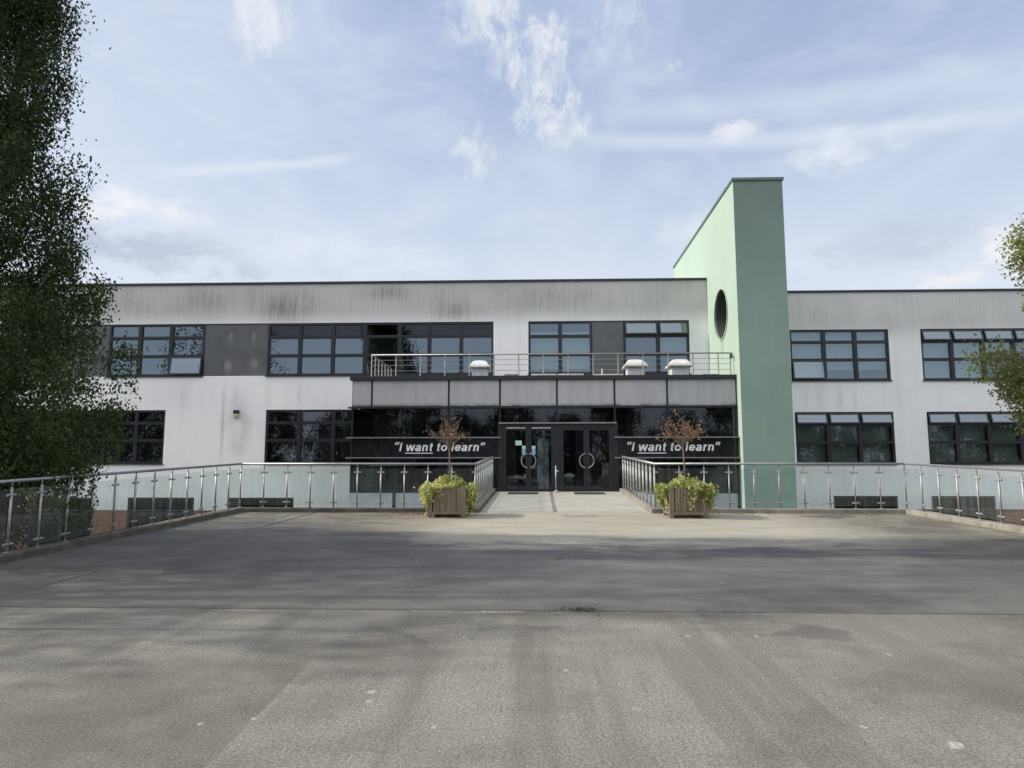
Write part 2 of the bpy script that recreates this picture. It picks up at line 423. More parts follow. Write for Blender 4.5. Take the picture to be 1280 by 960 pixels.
    vd2 = g.add(v2.outputs['Distance'], g.mul(g.sub(g.noise(p,40,3,.7),.5),.16))
    c = g.mix(g.mul(g.mr(vd2,.075,.035), g.mul(g.mr(v2.outputs['Color'],.62,.8),.75)), c, (.47,.44,.39))
    v3 = g.new('ShaderNodeTexVoronoi'); g.l.new(p, v3.inputs['Vector']); v3.inputs['Scale'].default_value = 2.3
    vd3 = g.add(v3.outputs['Distance'], g.mul(g.sub(g.noise(p,33,3,.7,off=(3,3,3)),.5),.2))
    c = g.mix(g.mul(g.mr(vd3,.10,.04), g.mul(g.mr(v3.outputs['Color'],.6,.8),.6)), c, (.06,.055,.05))
    gm = g.mr(y,7.72,7.70,.45,1)
    agg = g.noise(p, 24, 4, .75); rake = g.noise(p, 1, 4, .7, sc=(16,1.2,1), off=(5,0,0))
    c = g.mix(g.mul(g.mr(agg,.48,.68), g.mul(gm,.40)), c, (.095,.088,.078))
    c = g.mix(g.mul(g.mr(rake,.5,.72), g.mul(gm,.28)), c, (.10,.095,.085))
    tan = g.noise(p, .8, 5, .65, off=(9,4,1))
    c = g.mix(g.mul(g.mr(tan,.5,.72), g.mr(y,7.72,7.70,.05,.40)), c, (.34,.31,.255))
    c = g.mix(g.mul(g.mr(grit,.40,.62,1,0), g.mul(gm,.58)), c, (.055,.052,.046))
    c = g.mix(g.mul(g.mr(grit2,.54,.70), g.mul(gm,.45)), c, (.42,.40,.37))
    h = g.add(grit, g.mul(grit2,.5))
    pbsdf(g, out, c, .82, 0, .35, g.add(h, agg), .75, .009); return m
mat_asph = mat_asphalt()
def mat_bridge():
    m, g, out = base_mat('bridge_concrete'); p = g.pos(); x, y, z = g.xyz(p)
    n = g.noise(p, 2, 6, .6); s = g.noise(p, 1, 4, .6, sc=(.5,7,1)); gr = g.noise(p, 60, 3)
    c = g.mix(g.mr(n,.3,.7), (.33,.31,.27), (.42,.40,.36))
    c = g.mix(g.mul(g.mr(s,.5,.7),.35), c, (.25,.23,.20))
    e = g.mr(g.m('ABSOLUTE', g.sub(y, g.add(17.72, g.mul(g.sub(n,.5),.1)))),.05,.02)
    c = g.mix(g.mul(e,.7), c, (.08,.075,.065))
    pbsdf(g, out, c, .85, 0, .3, gr, .3, .004); return m
def mat_kerb():
    m, g, out = base_mat('kerb_concrete'); p = g.pos(); x, y, z = g.xyz(p)
    n = g.noise(p, 3, 6, .65); s = g.noise(p, 18, 4, .6)
    dark = g.mr(x, -1.0, -1.6)  # left kerbs painted darker, standing in for their shaded faces
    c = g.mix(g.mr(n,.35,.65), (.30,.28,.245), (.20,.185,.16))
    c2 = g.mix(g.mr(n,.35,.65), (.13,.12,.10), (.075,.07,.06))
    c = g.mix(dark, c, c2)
    c = g.mix(g.mul(g.mr(s,.5,.7),.4), c, (.09,.085,.07))
    pbsdf(g, out, c, .9, 0, .25, g.add(n,s), .5, .01); return m
mat_krb = mat_kerb()

# ------------------------------------------------------------------ ground, forecourt, bridge
def zr(y): return max(0.0, .0425*(y-7.6))
gm = MB()
xs = [-900,-300,-100,-50,-30,-20,-13,-9,0,11,15,20,30,50,100,300,900]
ys = [-900,-300,-100,-50,-25,-10,-2,2,6,9,14,24,40,60,100,300,900]
def gz(x, y):
    t = min(1, max(0, (y-1.0)/7.5)); s = t*t*(3-2*t)
    return -.12 - 2.6*s
idx = {}
for i, x in enumerate(xs):
    for j, y in enumerate(ys):
        idx[i,j] = len(gm.v); gm.v.append((x,y,gz(x,y)))
for i in range(len(xs)-1):
    for j in range(len(ys)-1):
        gm.f.append((idx[i,j], idx[i+1,j], idx[i+1,j+1], idx[i,j+1]))
struct(gm.build('ground', mat_ground()))
ct = MB(); ct.quad((-40,12,-2.70),(40,12,-2.70),(40,29.9,-2.70),(-40,29.9,-2.70))
struct(ct.build('lower_court', mat_court()))

# forecourt and ramp as one solid slab
LX = lambda y: -7.30 - (17.6-y)*.076 if y > 2 else -8.49
RX = lambda y: 8.65 + (17.6-y)*.125 if y > 2 else 10.6
fy = [-60,-20,2,5,7.6,10,12.5,15,17.6]
dk = MB()
for a, b in zip(fy[:-1], fy[1:]):
    n = 8
    for k in range(n):
        p = lambda y, t: (LX(y)+(RX(y)-LX(y))*t, y, zr(y))
        dk.quad(p(a,k/n), p(a,(k+1)/n), p(b,(k+1)/n), p(b,k/n))
    dk.quad((LX(b),b,zr(b)),(LX(b),b,-3),(LX(a),a,-3),(LX(a),a,zr(a)))
    dk.quad((RX(a),a,zr(a)),(RX(a),a,-3),(RX(b),b,-3),(RX(b),b,zr(b)))
b = 17.6; dk.quad((RX(b),b,zr(b)),(RX(b),b,-3),(LX(b),b,-3),(LX(b),b,zr(b)))
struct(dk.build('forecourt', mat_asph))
BX0, BX1 = -1.46, 2.68
bd = MB()
bd.hexa([(BX0,17.604,.05),(BX1,17.604,.05),(BX1,24.26,.35),(BX0,24.26,.35)],
        [(BX0,17.604,zr(17.6)),(BX1,17.604,zr(17.6)),(BX1,24.26,.71),(BX0,24.26,.71)])
struct(bd.build('bridge', mat_bridge()))
def zb(y): return zr(17.6)+(.71-zr(17.6))*(y-17.6)/(24.26-17.6)

def kerb(path, w, h, side, zf):
    """raised concrete upstand following path; side=+1 grows to the left of travel"""
    m = MB()
    for (x0,y0), (x1,y1) in zip(path[:-1], path[1:]):
        d = Vector((x1-x0,y1-y0)).normalized(); nrm = Vector((-d.y,d.x))*w*side
        z0, z1 = zf(y0), zf(y1)
        m.hexa([(x0,y0,z0-.35),(x1,y1,z1-.35),(x1+nrm.x,y1+nrm.y,z1-.35),(x0+nrm.x,y0+nrm.y,z0-.35)] if side>0 else
               [(x0+nrm.x,y0+nrm.y,z0-.35),(x1+nrm.x,y1+nrm.y,z1-.35),(x1,y1,z1-.35),(x0,y0,z0-.35)],
               [(x0,y0,z0+h),(x1,y1,z1+h),(x1+nrm.x,y1+nrm.y,z1+h),(x0+nrm.x,y0+nrm.y,z0+h)] if side>0 else
               [(x0+nrm.x,y0+nrm.y,z0+h),(x1+nrm.x,y1+nrm.y,z1+h),(x1,y1,z1+h),(x0,y0,z0+h)])
    o = struct(m.build('kerb', mat_krb, bevel=.015)); return o
KH = .11
kerb([(LX(2.0),2.0),(LX(7.6),7.6),(LX(17.41),17.41)], .30, KH, 1, zr)
kerb([(RX(2.0),2.0),(RX(7.6),7.6),(RX(17.41),17.41)], .30, KH, -1, zr)
kerb([(LX(17.6)-.29,17.415),(BX0-.0,17.415)], .30, KH, 1, zr)
kerb([(BX1+.0,17.415),(RX(17.6)+.29,17.415)], .30, KH, 1, zr)
kerb([(BX0-.004,17.72),(BX0-.004,24.2)], .22, KH, 1, zb)
kerb([(BX1+.004,17.72),(BX1+.004,24.2)], .22, KH, -1, zb)

# ------------------------------------------------------------------ the school building
B = thing('school_building', 'long white two storey school with dark window bands, glass entrance and green tower', 'building', (0,28,-2.7))
XL = -34.0; FY = 28.0; WY = 30.0; ROOF = 8.97; TX0, TX1 = 6.72, 8.40; XR = 40.0
UZ0, UZ1, LZ0, LZ1 = 5.20, 7.35, 1.67, 3.82
RT = [6.78, 6.02]; RTL = [3.30, 2.60]
def facade(name, Y, x0, x1, z0, z1, holes, mat, depth=.16):
    xs = sorted({x0,x1,*[h[0] for h in holes],*[h[1] for h in holes]})
    zs = sorted({z0,z1,*[h[2] for h in holes],*[h[3] for h in holes]})
    m = MB()
    for a, b in zip(xs[:-1], xs[1:]):
        for c, d in zip(zs[:-1], zs[1:]):
            if any(h[0]-1e-4 <= a and b <= h[1]+1e-4 and h[2]-1e-4 <= c and d <= h[3]+1e-4 for h in holes): continue
            m.quad((a,Y,c),(b,Y,c),(b,Y,d),(a,Y,d))
    for a, b, c, d in holes:
        m.quad((a,Y,c),(a,Y,d),(a,Y+depth,d),(a,Y+depth,c)); m.quad((b,Y,d),(b,Y,c),(b,Y+depth,c),(b,Y+depth,d))
        m.quad((a,Y,d),(b,Y,d),(b,Y+depth,d),(a,Y+depth,d)); m.quad((b,Y,c),(a,Y,c),(a,Y+depth,c),(b,Y+depth,c))
    yb = Y+11
    m.quad((x0,Y,z1),(x1,Y,z1),(x1,yb,z1),(x0,yb,z1)); m.quad((x1,yb,z0),(x0,yb,z0),(x0,yb,z1),(x1,yb,z1))
    m.quad((x0,yb,z0),(x0,Y,z0),(x0,Y,z1),(x0,yb,z1)); m.quad((x1,Y,z0),(x1,yb,z0),(x1,yb,z1),(x1,Y,z1))
    return m.build(name, mat, B)
upA = (-32.0,-1.82,UZ0,UZ1); upB = (-.42,5.97,UZ0,UZ1)
loL1 = (-22.9,-15.06,LZ0,LZ1); loL2 = (-10.95,-5.4,LZ0,LZ1)
PB = -.17          # top of brick plinth
bas = [(-20.4,-17.8),(-16.4,-13.7),(-12.35,-9.7)]
holesL = [upA,upB,loL1,loL2] + [(a,b,PB,.33) for a,b in bas]
facade('wall', FY, XL, TX0-.003, PB, ROOF, holesL, mat_wall)
U1 = (10.60,14.70,UZ0-.06,UZ1-.04); U2 = (16.02,21.2,UZ0-.06,UZ1-.04)
W1 = (10.66,14.70,LZ0,LZ1); W2 = (16.05,21.3,LZ0,LZ1)
U3 = (22.6,27.8,UZ0-.06,UZ1-.04); W3 = (22.6,27.8,LZ0,LZ1)
basW = [(12.08,14.66),(16.01,18.56),(20.0,22.6)]
facade('wall', WY, TX1+.003, XR, PB, ROOF-.06, [U1,U2,U3,W1,W2,W3]+[(a,b,PB,.36) for a,b in basW], mat_wall_w)
# brick plinth with the lower part of the basement windows
def plinth(Y, x0, x1, bs):
    m = MB(); e = x0
    for a, b in bs+[(x1,None)]:
        m.box(e, a, Y+.03, Y+.35, -2.75, PB-.002); 
        if b is None: break
        m.box(a, b, Y+.03, Y+.35, -2.75, -2.0); e = b
    m.build('brick_plinth', mat_brk, B)
plinth(FY, XL, TX0-.004, bas); plinth(WY, TX1+.004, XR, basW)
# dark rooms behind the glass
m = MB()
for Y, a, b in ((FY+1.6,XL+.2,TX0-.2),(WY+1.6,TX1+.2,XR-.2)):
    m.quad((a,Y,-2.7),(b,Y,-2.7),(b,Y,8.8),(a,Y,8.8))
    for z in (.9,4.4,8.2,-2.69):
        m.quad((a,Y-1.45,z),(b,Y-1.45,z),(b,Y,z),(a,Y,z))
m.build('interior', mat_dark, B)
# copings
def coping(x0, x1, Y, z, par=None):
    m = MB(); m.box(x0, x1, Y-.06, Y+.34, z+.003, z+.085); m.build('coping', mat_coping, B)
coping(XL, TX0-.004, FY, ROOF); coping(TX1+.004, XR, WY, ROOF-.06)

def window(Y, x0, x1, z0, z1, cols, rows, glass, top='fixed', topglass=None, blinds=(), tilt=None, proj=.02, outer=.085, mul=.15, tra=.12, sill=True, seed=1, blindmat=None):
    """one window: dark frame (part) with panes, sashes, blinds and sill (sub-parts)"""
    rg = random.Random(seed); f = MB(); fy0, fy1 = Y+proj+.02, Y+proj+.11
    f.box(x0, x0+outer, fy0, fy1, z0, z1); f.box(x1-outer, x1, fy0, fy1, z0, z1)
    f.box(x0+outer, x1-outer, fy0, fy1, z0, z0+outer); f.box(x0+outer, x1-outer, fy0, fy1, z1-outer, z1)
    ed = [x0+outer-mul/2] + list(cols) + [x1-outer+mul/2]
    for c in cols: f.box(c-mul/2, c+mul/2, fy0-.012, fy1, z0+outer, z1-outer)
    zed = [z1-outer+tra/2] + list(rows) + [z0+outer-tra/2]
    for a, b in zip(ed[:-1], ed[1:]):
        for r in rows: f.box(a+mul/2, b-mul/2, fy0, fy1, r-tra/2, r+tra/2)
    fr = f.build('window', mat_frame, B)
    pn = MB(); tp = MB(); sash = MB(); spn = MB()
    for i, (a, b) in enumerate(zip(ed[:-1], ed[1:])):
        for j, (t, u) in enumerate(zip(zed[:-1], zed[1:])):
            xa, xb, za, zb_ = a+mul/2, b-mul/2, u+tra/2, t-tra/2
            opened = (top == 'open' and j == 0) or (tilt and (i,j) in tilt)
            if opened:
                ang = R(rg.uniform(13,17)) if top == 'open' and j == 0 else R(9)
                hh = zb_-za+.06; s, c = math.sin(ang), math.cos(ang)
                def P(x, h, d): # h measured down the sash from its hinge
                    return (x, fy0-.015-h*s+d*c*-1, zb_+.03-h*c+d*s*-1+.0)
                w = .05; xo, xp = xa-.03, xb+.03
                def bar(x_0,x_1,h0,h1):
                    lo = [P(x_0,h1,.0),P(x_1,h1,.0),P(x_1,h1,.04),P(x_0,h1,.04)]
                    hi = [P(x_0,h0,.0),P(x_1,h0,.0),P(x_1,h0,.04),P(x_0,h0,.04)]
                    sash.hexa(lo[::-1], hi[::-1])
                bar(xo,xo+w,0,hh); bar(xp-w,xp,0,hh); bar(xo+w,xp-w,0,w); bar(xo+w,xp-w,hh-w,hh)
                spn.quad(P(xo+w,hh-w,.02),P(xp-w,hh-w,.02),P(xp-w,w,.02),P(xo+w,w,.02))
                # stay arm and handle rail left in the opening
                sash.box(xa, xb, fy0+.02, fy0+.05, za, za+.03)
            else:
                k1, k2 = rg.uniform(-.0022,.0022), rg.uniform(-.0016,.0016)
                yy = fy0+.06; wx, hz = xb-xa, zb_-za
                q = ((xa,yy-k1*wx-k2*hz,za),(xb,yy+k1*wx-k2*hz,za),(xb,yy+k1*wx+k2*hz,zb_),(xa,yy-k1*wx+k2*hz,zb_))
                (tp if (j == 0 and topglass) else pn).quad(*q)
    if pn.f: pn.build('pane', glass, fr)
    if tp.f: tp.build('pane', topglass, fr)
    if sash.f: sash.build('opening_sash', mat_frame, fr); spn.build('pane', G_up, fr)
    if sill:
        m = MB(); m.box(x0-.03, x1+.03, Y-.07, Y+.10, z0-.035, z0+.004); m.build('sill', mat_coping, fr)
    for xa, xb, za, zb_ in blinds:
        m = MB(); m.quad((xa,Y+.27,za),(xb,Y+.27,za),(xb,Y+.27,zb_),(xa,Y+.27,zb_)); m.build('blind', blindmat or mat_blind, fr)
    return fr
def spandrel(Y, x0, x1, z0, z1):
    m = MB(); m.box(x0+.012, x1-.012, Y+.05, Y+.12, z0+.03, z1-.03); return m.build('spandrel_panel', mat_span, B)

# upper band, left of the entrance
window(FY, -32.0,-27.5, UZ0,UZ1, [-30.5,-29.0], RT, G_up, seed=3)
spandrel(FY, -27.5,-24.6, UZ0,UZ1)
window(FY, -24.6,-20.2, UZ0,UZ1, [-23.1,-21.7], RT, G_up, seed=4)
spandrel(FY, -20.2,-17.60, UZ0,UZ1)
window(FY, -17.60,-13.62, UZ0,UZ1, [-16.32,-15.02], RT, G_up, seed=5, tilt={(2,2)})
spandrel(FY, -13.62,-11.0, UZ0,UZ1)
window(FY, -11.0,-1.82, UZ0,UZ1, [-9.68,-8.33,-7.02,-5.62,-4.41,-3.12], RT, G_up, topglass=G_dark, seed=9)
# upper window above the entrance
window(FY, -.42,2.12, UZ0,UZ1, [.85], [6.74,6.0], G_up, seed=11, blinds=[(-.35,.8,5.45,6.95),(.9,2.05,5.45,6.95)])
spandrel(FY, 2.12,3.38, UZ0,UZ1)
window(FY, 3.38,5.97, UZ0,UZ1, [4.74], [6.74,6.0], G_up, top='open', seed=12, blinds=[(4.8,5.9,6.0,6.9)])
# ground floor left
window(FY, *loL1, [-21.6,-20.3,-18.95,-17.57,-16.25], RTL, G_low, topglass=G_dark, seed=15)
window(FY, *loL2, [-9.6,-8.22,-6.85], RTL, G_low, seed=16)
# basement windows
for i, (a, b) in enumerate(bas):
    window(FY, a,b,-2.0,.33, [(a+b)/2], [-.3], G_dark, seed=20+i, sill=False)
for i, (a, b) in enumerate(basW):
    window(WY, a,b,-2.0,.36, [(a+b)/2], [-.3], G_dark, seed=30+i, sill=False)
# right wing
window(WY, *U1, [12.02,13.32], RT, G_up, seed=41, tilt={(0,2)}, blinds=[(10.7,11.95,5.2,7.2),(12.1,13.25,5.62,7.2),(13.4,14.6,5.62,7.2)])
window(WY, *U2, [17.28,18.58,19.82], RT, G_up, top='open', seed=42, blinds=[(16.1,17.2,5.2,6.72),(17.35,18.5,5.2,6.72),(18.65,19.75,6.3,6.72),(19.9,21.1,6.3,6.72)])
window(WY, *W1, [12.02,13.32], [3.30,2.56], G_low, top='open', seed=43, blinds=[(10.8,11.95,1.7,3.25),(12.1,13.25,1.7,3.25),(13.4,14.6,1.7,3.25)], blindmat=mat_blindg)
window(WY, *W2, [17.26,18.56,19.84], [3.30,2.56], G_low, top='open', seed=44, blinds=[(16.1,17.2,1.7,3.25),(17.35,18.5,1.7,3.25),(18.65,19.75,1.7,3.25),(19.9,21.2,1.7,3.25)], blindmat=mat_blindg)
window(WY, *U3, [23.9,25.2,26.5], RT, G_up, seed=45); window(WY, *W3, [23.9,25.2,26.5], [3.30,2.56], G_low, seed=46)

# green fin tower with a round hole right through it
def tower():
    y0, y1, z0, z1 = 23.8, 34.6, -2.75, 11.35; cy, cz, r, n = 25.97, 7.13, .92, 48
    m = MB()
    def side(x, flip):
        # fan the plate into quads around the circular opening
        circ = [(cy+r*math.cos(2*math.pi*k/n), cz+r*math.sin(2*math.pi*k/n)) for k in range(n)]
        box = []
        S = 1.6
        for k in range(n):
            t = 2*math.pi*k/n; c, s = math.cos(t), math.sin(t); q = S/max(abs(c),abs(s)); box.append((cy+c*q, cz+s*q))
        for k in range(n):
            k2 = (k+1)%n; p = [(x,*circ[k]),(x,*box[k]),(x,*box[k2]),(x,*circ[k2])]
            m.poly(p[::-1] if flip else p)
        for a,b,c,d in ((y0,cy-S,z0,z1),(cy+S,y1,z0,z1),(cy-S,cy+S,z0,cz-S),(cy-S,cy+S,cz+S,z1)):
            p = [(x,a,c),(x,b,c),(x,b,d),(x,a,d)]; m.poly(p[::-1] if flip else p)
        return circ
    c = side(TX0, True); side(TX1, False)
    for k in range(n):
        k2 = (k+1)%n; m.quad((TX0,*c[k]),(TX1,*c[k]),(TX1,*c[k2]),(TX0,*c[k2]))
    m.quad((TX0,y0,z0),(TX1,y0,z0),(TX1,y0,z1),(TX0,y0,z1)); m.quad((TX1,y1,z0),(TX0,y1,z0),(TX0,y1,z1),(TX1,y1,z1))
    m.quad((TX0,y0,z1),(TX1,y0,z1),(TX1,y1,z1),(TX0,y1,z1))
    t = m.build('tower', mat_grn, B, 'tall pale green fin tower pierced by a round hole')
    k = MB(); k.box(TX0-.045, TX1+.045, y0-.045, y1+.045, z1+.003, z1+.10); k.build('coping', mat_gcoping, t)
    k.v = []; k.f = []
    ring = MB()
    for x, dx in ((TX0,-.03),):
        for i in range(n):
            j = (i+1)%n
            def q(i, rr): t_ = 2*math.pi*i/n; return (cy+rr*math.cos(t_), cz+rr*math.sin(t_))
            ring.quad((x+dx,*q(i,r)),(x+dx,*q(j,r)),(x+dx,*q(j,r+.05)),(x+dx,*q(i,r+.05)))
            ring.quad((x+dx,*q(i,r+.05)),(x+dx,*q(j,r+.05)),(x,*q(j,r+.05)),(x,*q(i,r+.05)))
            ring.quad((x+dx,*q(j,r)),(x+dx,*q(i,r)),(x,*q(i,r)),(x,*q(j,r)))
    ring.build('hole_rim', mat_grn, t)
tower()

# entrance pavilion
PY = 24.3; PX0, PX1 = -6.50, TX0-.004
m = MB(); m.box(PX0, PX1, PY+.10, FY-.004, 3.62, 4.50); m.build('pavilion_roof', mat_dark, B)
m = MB(); m.box(PX0-.06, PX1, PY-.10, FY-.006, 4.523, 4.66); m.build('coping', mat_coping, B)
pe = [PX0,-5.80,-3.12,-1.35,.61,2.58,4.37,PX1]
for a, b in zip(pe[:-1], pe[1:]):
    m = MB(); m.box(a+.035, b-.035, PY-.004, PY+.05, 3.625, 4.515); m.build('fascia_panel', mat_fascia, B)
m = MB(); m.box(PX0, PX1, PY+.055, PY+.095, 3.60, 4.52); m.box(PX0-.10, PX1, PY-.09, PY+.09, 3.545, 3.597); m.build('fascia_backing', mat_coping, B)
# curtain wall frame
m = MB()
for x in (PX0+.03,-3.12): m.box(x-.028, x+.028, PY, PY+.10, .66, 3.54)
m.box(PX0+.058,-3.148, PY+.004,PY+.10,.66,.76); m.box(-3.092,-1.42, PY+.004,PY+.10,.66,.76); m.box(-1.42,-1.32,PY-.03,PY+.10,.66,3.0)
m.build('curtain_wall_frame', mat_frame, B)
m = MB(); m.box(-1.42,2.66,PY-.005,PY+.10,3.002,3.056)
for x in (-1.35,.61,2.58): m.box(x-.028, x+.028, PY, PY+.10, 3.056, 3.54)
m.build('curtain_wall_frame', mat_frame, B)
m = MB()
for x in (4.37,PX1-.04): m.box(x-.028, x+.028, PY, PY+.10, .66, 3.54)
m.box(4.398,PX1-.068, PY+.004,PY+.10,.66,.76); m.box(2.66,4.342, PY+.004,PY+.10,.66,.76); m.box(2.56,2.66,PY-.03,PY+.10,.66,3.0)
m.build('curtain_wall_frame', mat_frame, B)
def glz(a, b, c, d, mat, k=0):
    m = MB(); m.quad((a,PY+.05+k,c),(b,PY+.05-k,c),(b,PY+.05-k,d),(a,PY+.05+k,d)); m.build('glazing', mat, B)
for a, b in ((PX0+.06,-3.148),(-3.092,-1.42),(2.66,4.342),(4.398,PX1-.07)):
    glz(a,b,.76,1.84,G_pav,.002); glz(a,b,2.54,3.54,G_pav,.001)
for a, b in ((-1.32,.58),(.64,2.55)): glz(a,b,3.06,3.54,G_pav,-.002)
# louvre blades, header, sign panels
for a, b in ((PX0-.12,-1.30),(2.54,PX1-.01)):
    for z in (2.53,1.845):
        m = MB(); m.box(a, b, PY-.20, PY-.012, z-.018, z+.018); m.build('louvre', mat_louv, B)
m = MB(); m.box(-1.38,2.62, PY-.14, PY-.008, 3.005,3.045); m.build('louvre', mat_louv, B)
def arc(cx, cy, rx, ry, a0, a1, n=14): return [(cx+rx*math.cos(R(a0+(a1-a0)*i/n)), cy+ry*math.sin(R(a0+(a1-a0)*i/n))) for i in range(n+1)]
XH, CAP, SW = .54, .74, .145     # x-height, cap height and stroke width of the bold sans letters
def glyph(ch):
    """advance width and the strokes (centre lines) of one letter"""
    h = SW/2; t = XH-h*.9; b = h*.9
    if ch == 'I': return .30, [[(.14,0),(.14,CAP)]]
    if ch == 'l': return .29, [[(.14,0),(.14,CAP)]]
    if ch == 'w': return .80, [[(.06,XH),(.21,0)],[(.21,0),(.39,XH)],[(.39,XH),(.57,0)],[(.57,0),(.72,XH)]]
    if ch == 'n': return .60, [[(.13,0),(.13,XH)],[(.13,.30)]+arc(.29,t-.15,.155,.15,170,0)+[(.445,0)]]
    if ch == 'r': return .40, [[(.13,0),(.13,XH)],[(.13,.28)]+arc(.31,t-.17,.17,.17,170,78)]
    if ch == 'o': return .61, [arc(.30,XH/2,.205,t-XH/2,0,360,24)]
    if ch == 'e': return .57, [[(.09,XH/2+.005),(.49,XH/2+.005)],[(.487,XH/2+.0)]+arc(.29,XH/2,.2,t-XH/2,3,325,22)]
    if ch == 'a': return .57, [arc(.27,t-.12,.165,.12,165,0)+[(.435,.10),(.47,0)],arc(.245,b+.085,.165,.10,60,330,16)+[(.43,.17)],[(.43,.30),(.25,.265)]]
    if ch == 't': return .36, [[(.17,CAP-.05),(.17,.15)]+arc(.26,.13,.09,.075,190,290),[(.04,XH-.055),(.31,XH-.055)]]
    if ch in '\u201c\u201d':
        q = []
        for x in (.10,.30):
            q.append([(x,CAP+.02),(x,CAP-.10),(x-.05,CAP-.24)] if ch == '\u201d' else [(x,CAP-.20),(x,CAP-.12),(x+.05,CAP+.04)])
        return .44, q
    return .26, []
def sign(a, b, tx0, tx1):
    m = MB(); m.box(a, b, PY+.012, PY+.045, 1.866, 2.508); sp = m.build('sign_panel', mat_sign, B)
    txt = '\u201cI want to learn\u201d'; m = MB(); x = 0; k = 0; ux = [0,0]; strokes = []
    for i_, ch in enumerate(txt):
        adv, st = glyph(ch)
        if i_ == 3: ux[0] = x
        if i_ == 7: ux[1] = x
        for l in st: strokes.append([(x+u+.20*w_, w_) for u, w_ in l])
        x += adv+.015
    sc = (tx1-tx0)/(x+.1); zb0 = 2.075
    for l in strokes:
        n = len(l); L_, R_ = [], []
        for q in range(n):
            p0, p1 = Vector(l[max(0,q-1)]), Vector(l[min(n-1,q+1)]); d_ = (p1-p0).normalized(); nr = Vector((-d_.y, d_.x))
            wd = SW*(.5 if abs(d_.y) > .5 else .44)
            L_.append(Vector(l[q])+nr*wd); R_.append(Vector(l[q])-nr*wd)
        for q in range(n-1):
            k += 1; y_ = PY+.004-.00012*k
            m.quad(*[(tx0+u.x*sc, y_, zb0+u.y*sc) for u in (L_[q], L_[q+1], R_[q+1], R_[q])])
    y_ = PY+.003; m.box(tx0+(ux[0]-.02)*sc, tx0+(ux[1]+.03)*sc, y_, y_+.006, zb0-.085, zb0-.058)
    m.build('sign_lettering', mat_letter, sp)
sign(PX0+.07,-1.43,-5.02,-1.83); sign(2.67,PX1-.08,2.92,6.12)
# stone-grey panel below the glass
m = MB(); m.box(PX0, -5.02, PY+.01, PY+.09, -2.7, .655); m.box(-4.90, BX0-.24, PY+.01, PY+.09, -2.7, .655); m.box(BX1+.24, PX1-.09, PY+.01, PY+.09, -2.7, .655)
m.box(BX0-.24, BX1+.24, PY+.01, PY+.09, -2.7, .60)
m.build('base_panel', simple('base_panel', (.42,.46,.50), .6, 0, .1, 2), B)
m = MB(); m.box(PX1-.088, PX1, PY+.0, PY+.09, -2.7, .655); m.box(-5.018,-4.902, PY+.005, PY+.085, -2.7, .655); m.build('base_post', mat_frame, B)
m = MB(); m.quad((PX0,PY+.12,-2.7),(PX0,FY-.01,-2.7),(PX0,FY-.01,3.6),(PX0,PY+.12,3.6)); m.build('side_glazing', G_dark, B)
# pavilion interior
m = MB(); m.quad((PX0+.05,PY+.1,.70),(PX1-.05,PY+.1,.70),(PX1-.05,FY-.05,.70),(PX0+.05,FY-.05,.70)); m.build('interior_floor', mat_floor, B)
m = MB()
for a, b, c, d in ((PX0+.02,-4.9,.7,3.6),(-4.0,-.9,.7,3.6),(1.4,PX1-.02,.7,3.6),(-4.9,-4.0,2.8,3.6),(-.9,1.4,3.0,3.6)): m.box(a,b,FY-.16,FY-.03,c,d)
m.box(-2.6,-2.45,PY+1.6,FY-.17,.7,3.55); m.box(3.4,3.55,PY+1.2,FY-.17,.7,3.55)
m.build('interior_wall', mat_interior, B)
m = MB(); m.box(-.9,1.4,FY-.05,FY-.02,.7,3.0); m.box(-4.9,-4.0,FY-.05,FY-.02,.7,2.8); m.build('interior', mat_dark, B)

